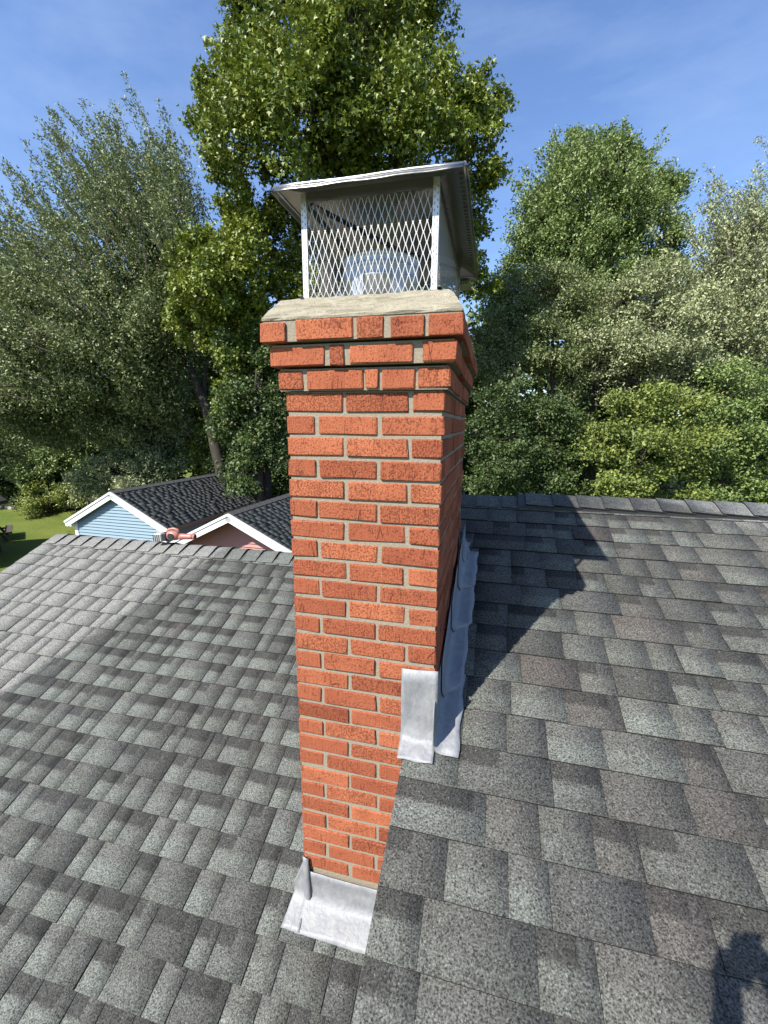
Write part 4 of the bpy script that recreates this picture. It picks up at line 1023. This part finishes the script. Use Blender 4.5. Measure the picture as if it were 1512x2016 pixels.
# --- wood behind, one shaded mass of trunks and leaves
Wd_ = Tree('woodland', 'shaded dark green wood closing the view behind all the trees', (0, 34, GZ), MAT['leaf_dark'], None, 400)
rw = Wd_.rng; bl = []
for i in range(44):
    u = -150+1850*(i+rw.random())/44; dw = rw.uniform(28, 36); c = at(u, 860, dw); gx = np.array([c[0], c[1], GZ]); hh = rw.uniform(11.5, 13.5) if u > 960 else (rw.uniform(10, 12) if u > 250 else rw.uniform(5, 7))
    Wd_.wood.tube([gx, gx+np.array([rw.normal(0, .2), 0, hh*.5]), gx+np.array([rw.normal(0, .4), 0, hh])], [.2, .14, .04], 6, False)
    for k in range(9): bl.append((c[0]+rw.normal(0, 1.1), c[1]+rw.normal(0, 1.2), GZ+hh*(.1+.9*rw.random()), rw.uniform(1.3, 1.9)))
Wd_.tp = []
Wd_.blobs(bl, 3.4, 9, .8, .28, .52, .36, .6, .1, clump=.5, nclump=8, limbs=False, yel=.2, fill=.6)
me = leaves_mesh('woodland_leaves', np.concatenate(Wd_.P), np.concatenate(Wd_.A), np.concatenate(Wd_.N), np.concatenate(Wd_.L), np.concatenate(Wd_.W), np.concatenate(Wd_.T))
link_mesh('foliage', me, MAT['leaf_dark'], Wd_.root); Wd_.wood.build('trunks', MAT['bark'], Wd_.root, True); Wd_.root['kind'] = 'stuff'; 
if 'category' in Wd_.root: del Wd_.root['category']
tris += len(me.polygons)
print('leaf triangles', tris)

# low stone edging between the lawn and the shrubs
edging = empty('stone_edging', (-27.5, 19.5, GZ), 'low row of rough grey stones edging the far lawn', 'edging')
for i in range(16):
    u = 5+i*9+random.uniform(-3, 3); p = at(u, 1003+random.uniform(-3, 2), 1.0); dirv = p-CAM; t_ = (GZ-CAM[2])/dirv[2]; P = CAM+dirv*t_
    q = MB(); q.chamfer((-.25, -.18, -.05), (.25, .18, .2), .07, RNG, .03, P, (1, 0, 0), (0, 1, 0), (0, 0, 1)); q.build('stone', MAT['stone'], edging)

# ------------------------------------------------------------------ the photographer, standing on the right-hand slope behind the camera
def person():
    fw = np.array([AX[2][0], AX[2][1], 0]); fw /= np.linalg.norm(fw); rt = np.array([fw[1], -fw[0], 0]); Z = np.array([0, 0, 1.])
    feet_y = CAM[1]-.42; O = np.array([CAM[0]+.11, feet_y, zR(feet_y)+.012])
    root = empty('person', tuple(O), 'person in grey shirt and dark trousers holding up a phone on the right slope', 'person')
    def p(r, f, z): return O+rt*r+fw*f+Z*z
    eye = CAM[2]-O[2]
    J = {}; V = []; E = []; Rd = []
    def j(n, r, f, z, rad, par=None):
        J[n] = len(V); V.append(p(r, f, z)); Rd.append(rad)
        if par: E.append((J[par], J[n]))
    j('pelvis', 0, -.02, .95, .135); j('waist', 0, -.02, 1.10, .125, 'pelvis'); j('chest', 0, -.03, 1.30, .145, 'waist'); j('neck0', 0, -.03, 1.47, .075, 'chest'); j('neck', 0, -.01, 1.54, .058, 'neck0')
    j('head0', 0, .015, 1.60, .075, 'neck'); j('head1', 0, .02, 1.68, .088, 'head0'); j('head2', 0, .005, 1.765, .060, 'head1')
    hz = CAM[2]-O[2]-.075
    cr = float((CAM-O)@rt); cf = float((CAM-O)@fw)
    for s, n in ((-1, 'l'), (1, 'r')):
        j('hip'+n, s*.09, -.02, .90, .095, 'pelvis'); j('knee'+n, s*.13, .05, .48, .062, 'hip'+n); j('ank'+n, s*.15, -.02, .10, .045, 'knee'+n); j('toe'+n, s*.17, .13, .05, .038, 'ank'+n)
        j('sho'+n, s*.17, -.03, 1.43, .068, 'chest'); j('elb'+n, s*.25+cr*.4, cf*.35, 1.22, .046, 'sho'+n); j('wri'+n, cr+s*.065, cf-.075, hz-.045, .030, 'elb'+n); j('pal'+n, cr+s*.052, cf-.04, hz+.005, .028, 'wri'+n)
    me = bpy.data.meshes.new('body'); me.from_pydata([tuple(v) for v in V], E, []); me.update()
    o = bpy.data.objects.new('body', me); COL.objects.link(o)
    sk = o.modifiers.new('skin', 'SKIN'); sub = o.modifiers.new('sub', 'SUBSURF'); sub.levels = 2; sub.render_levels = 2
    if not me.skin_vertices: me.skin_vertices.new()
    for i, r_ in enumerate(Rd): me.skin_vertices[0].data[i].radius = (r_, r_)
    me.skin_vertices[0].data[0].use_root = True
    dg = bpy.context.evaluated_depsgraph_get(); dg.update()
    m2 = bpy.data.meshes.new_from_object(o.evaluated_get(dg)); bpy.data.objects.remove(o)
    for k in ('skin', 'shirt', 'jeans', 'boots'): m2.materials.append(MAT[k])
    handz = O[2]+hz-.06
    for pl in m2.polygons:
        c = np.array(pl.center)-O; z = c[2]; f_ = c@fw
        pl.material_index = 3 if z < .13 else 2 if z < 1.0 else 0 if (z > 1.5 or (f_ > cf-.12 and z > 1.3)) else 1
    b = link_mesh('body', m2, None, root, True)
    # fingers closing on the phone, thumbs along its near face
    fn = MB(); ph = CAM-fw*.011
    for s in (-1, 1):
        for k in range(4):
            z = hz-.035+.021*k; fn.tube([p(cr+s*.055, cf-.035, z), p(cr+s*.050, cf-.012, z+.004), p(cr+s*.043, cf-.006, z+.004), p(cr+s*.034, cf-.0075, z+.003)], [.0095, .009, .008, .006], 6)
        fn.tube([p(cr+s*.060, cf-.055, hz-.05), p(cr+s*.048, cf-.045, hz-.015), p(cr+s*.030, cf-.034, hz+.01)], [.012, .010, .008], 6)
    fn.build('fingers', MAT['skin'], b, True)
    # hair cap
    hr = MB(); c = p(0, -.012, 1.70); hr.lathe([(.0, .125), (.05, .115), (.085, .085), (.102, .04), (.104, .0), (.098, -.045)], tuple(c), 18); hr.build('hair', MAT['boots'], root, True)
    phone = empty('phone', tuple(ph), 'dark phone held upright by the person on the roof', 'phone')
    X_, Y_ = rt, fw
    q = MB(); q.chamfer((-.037, -.018, -.135), (.037, -.010, .018), .003, None, 0, CAM, X_, Y_, Z); q.build('phone_case', MAT['black'], phone)
    q = MB(); q.chamfer((-.034, -.0196, -.131), (.034, -.0182, .014), .0004, None, 0, CAM, X_, Y_, Z); q.build('screen', MAT['glass'], phone)
person()
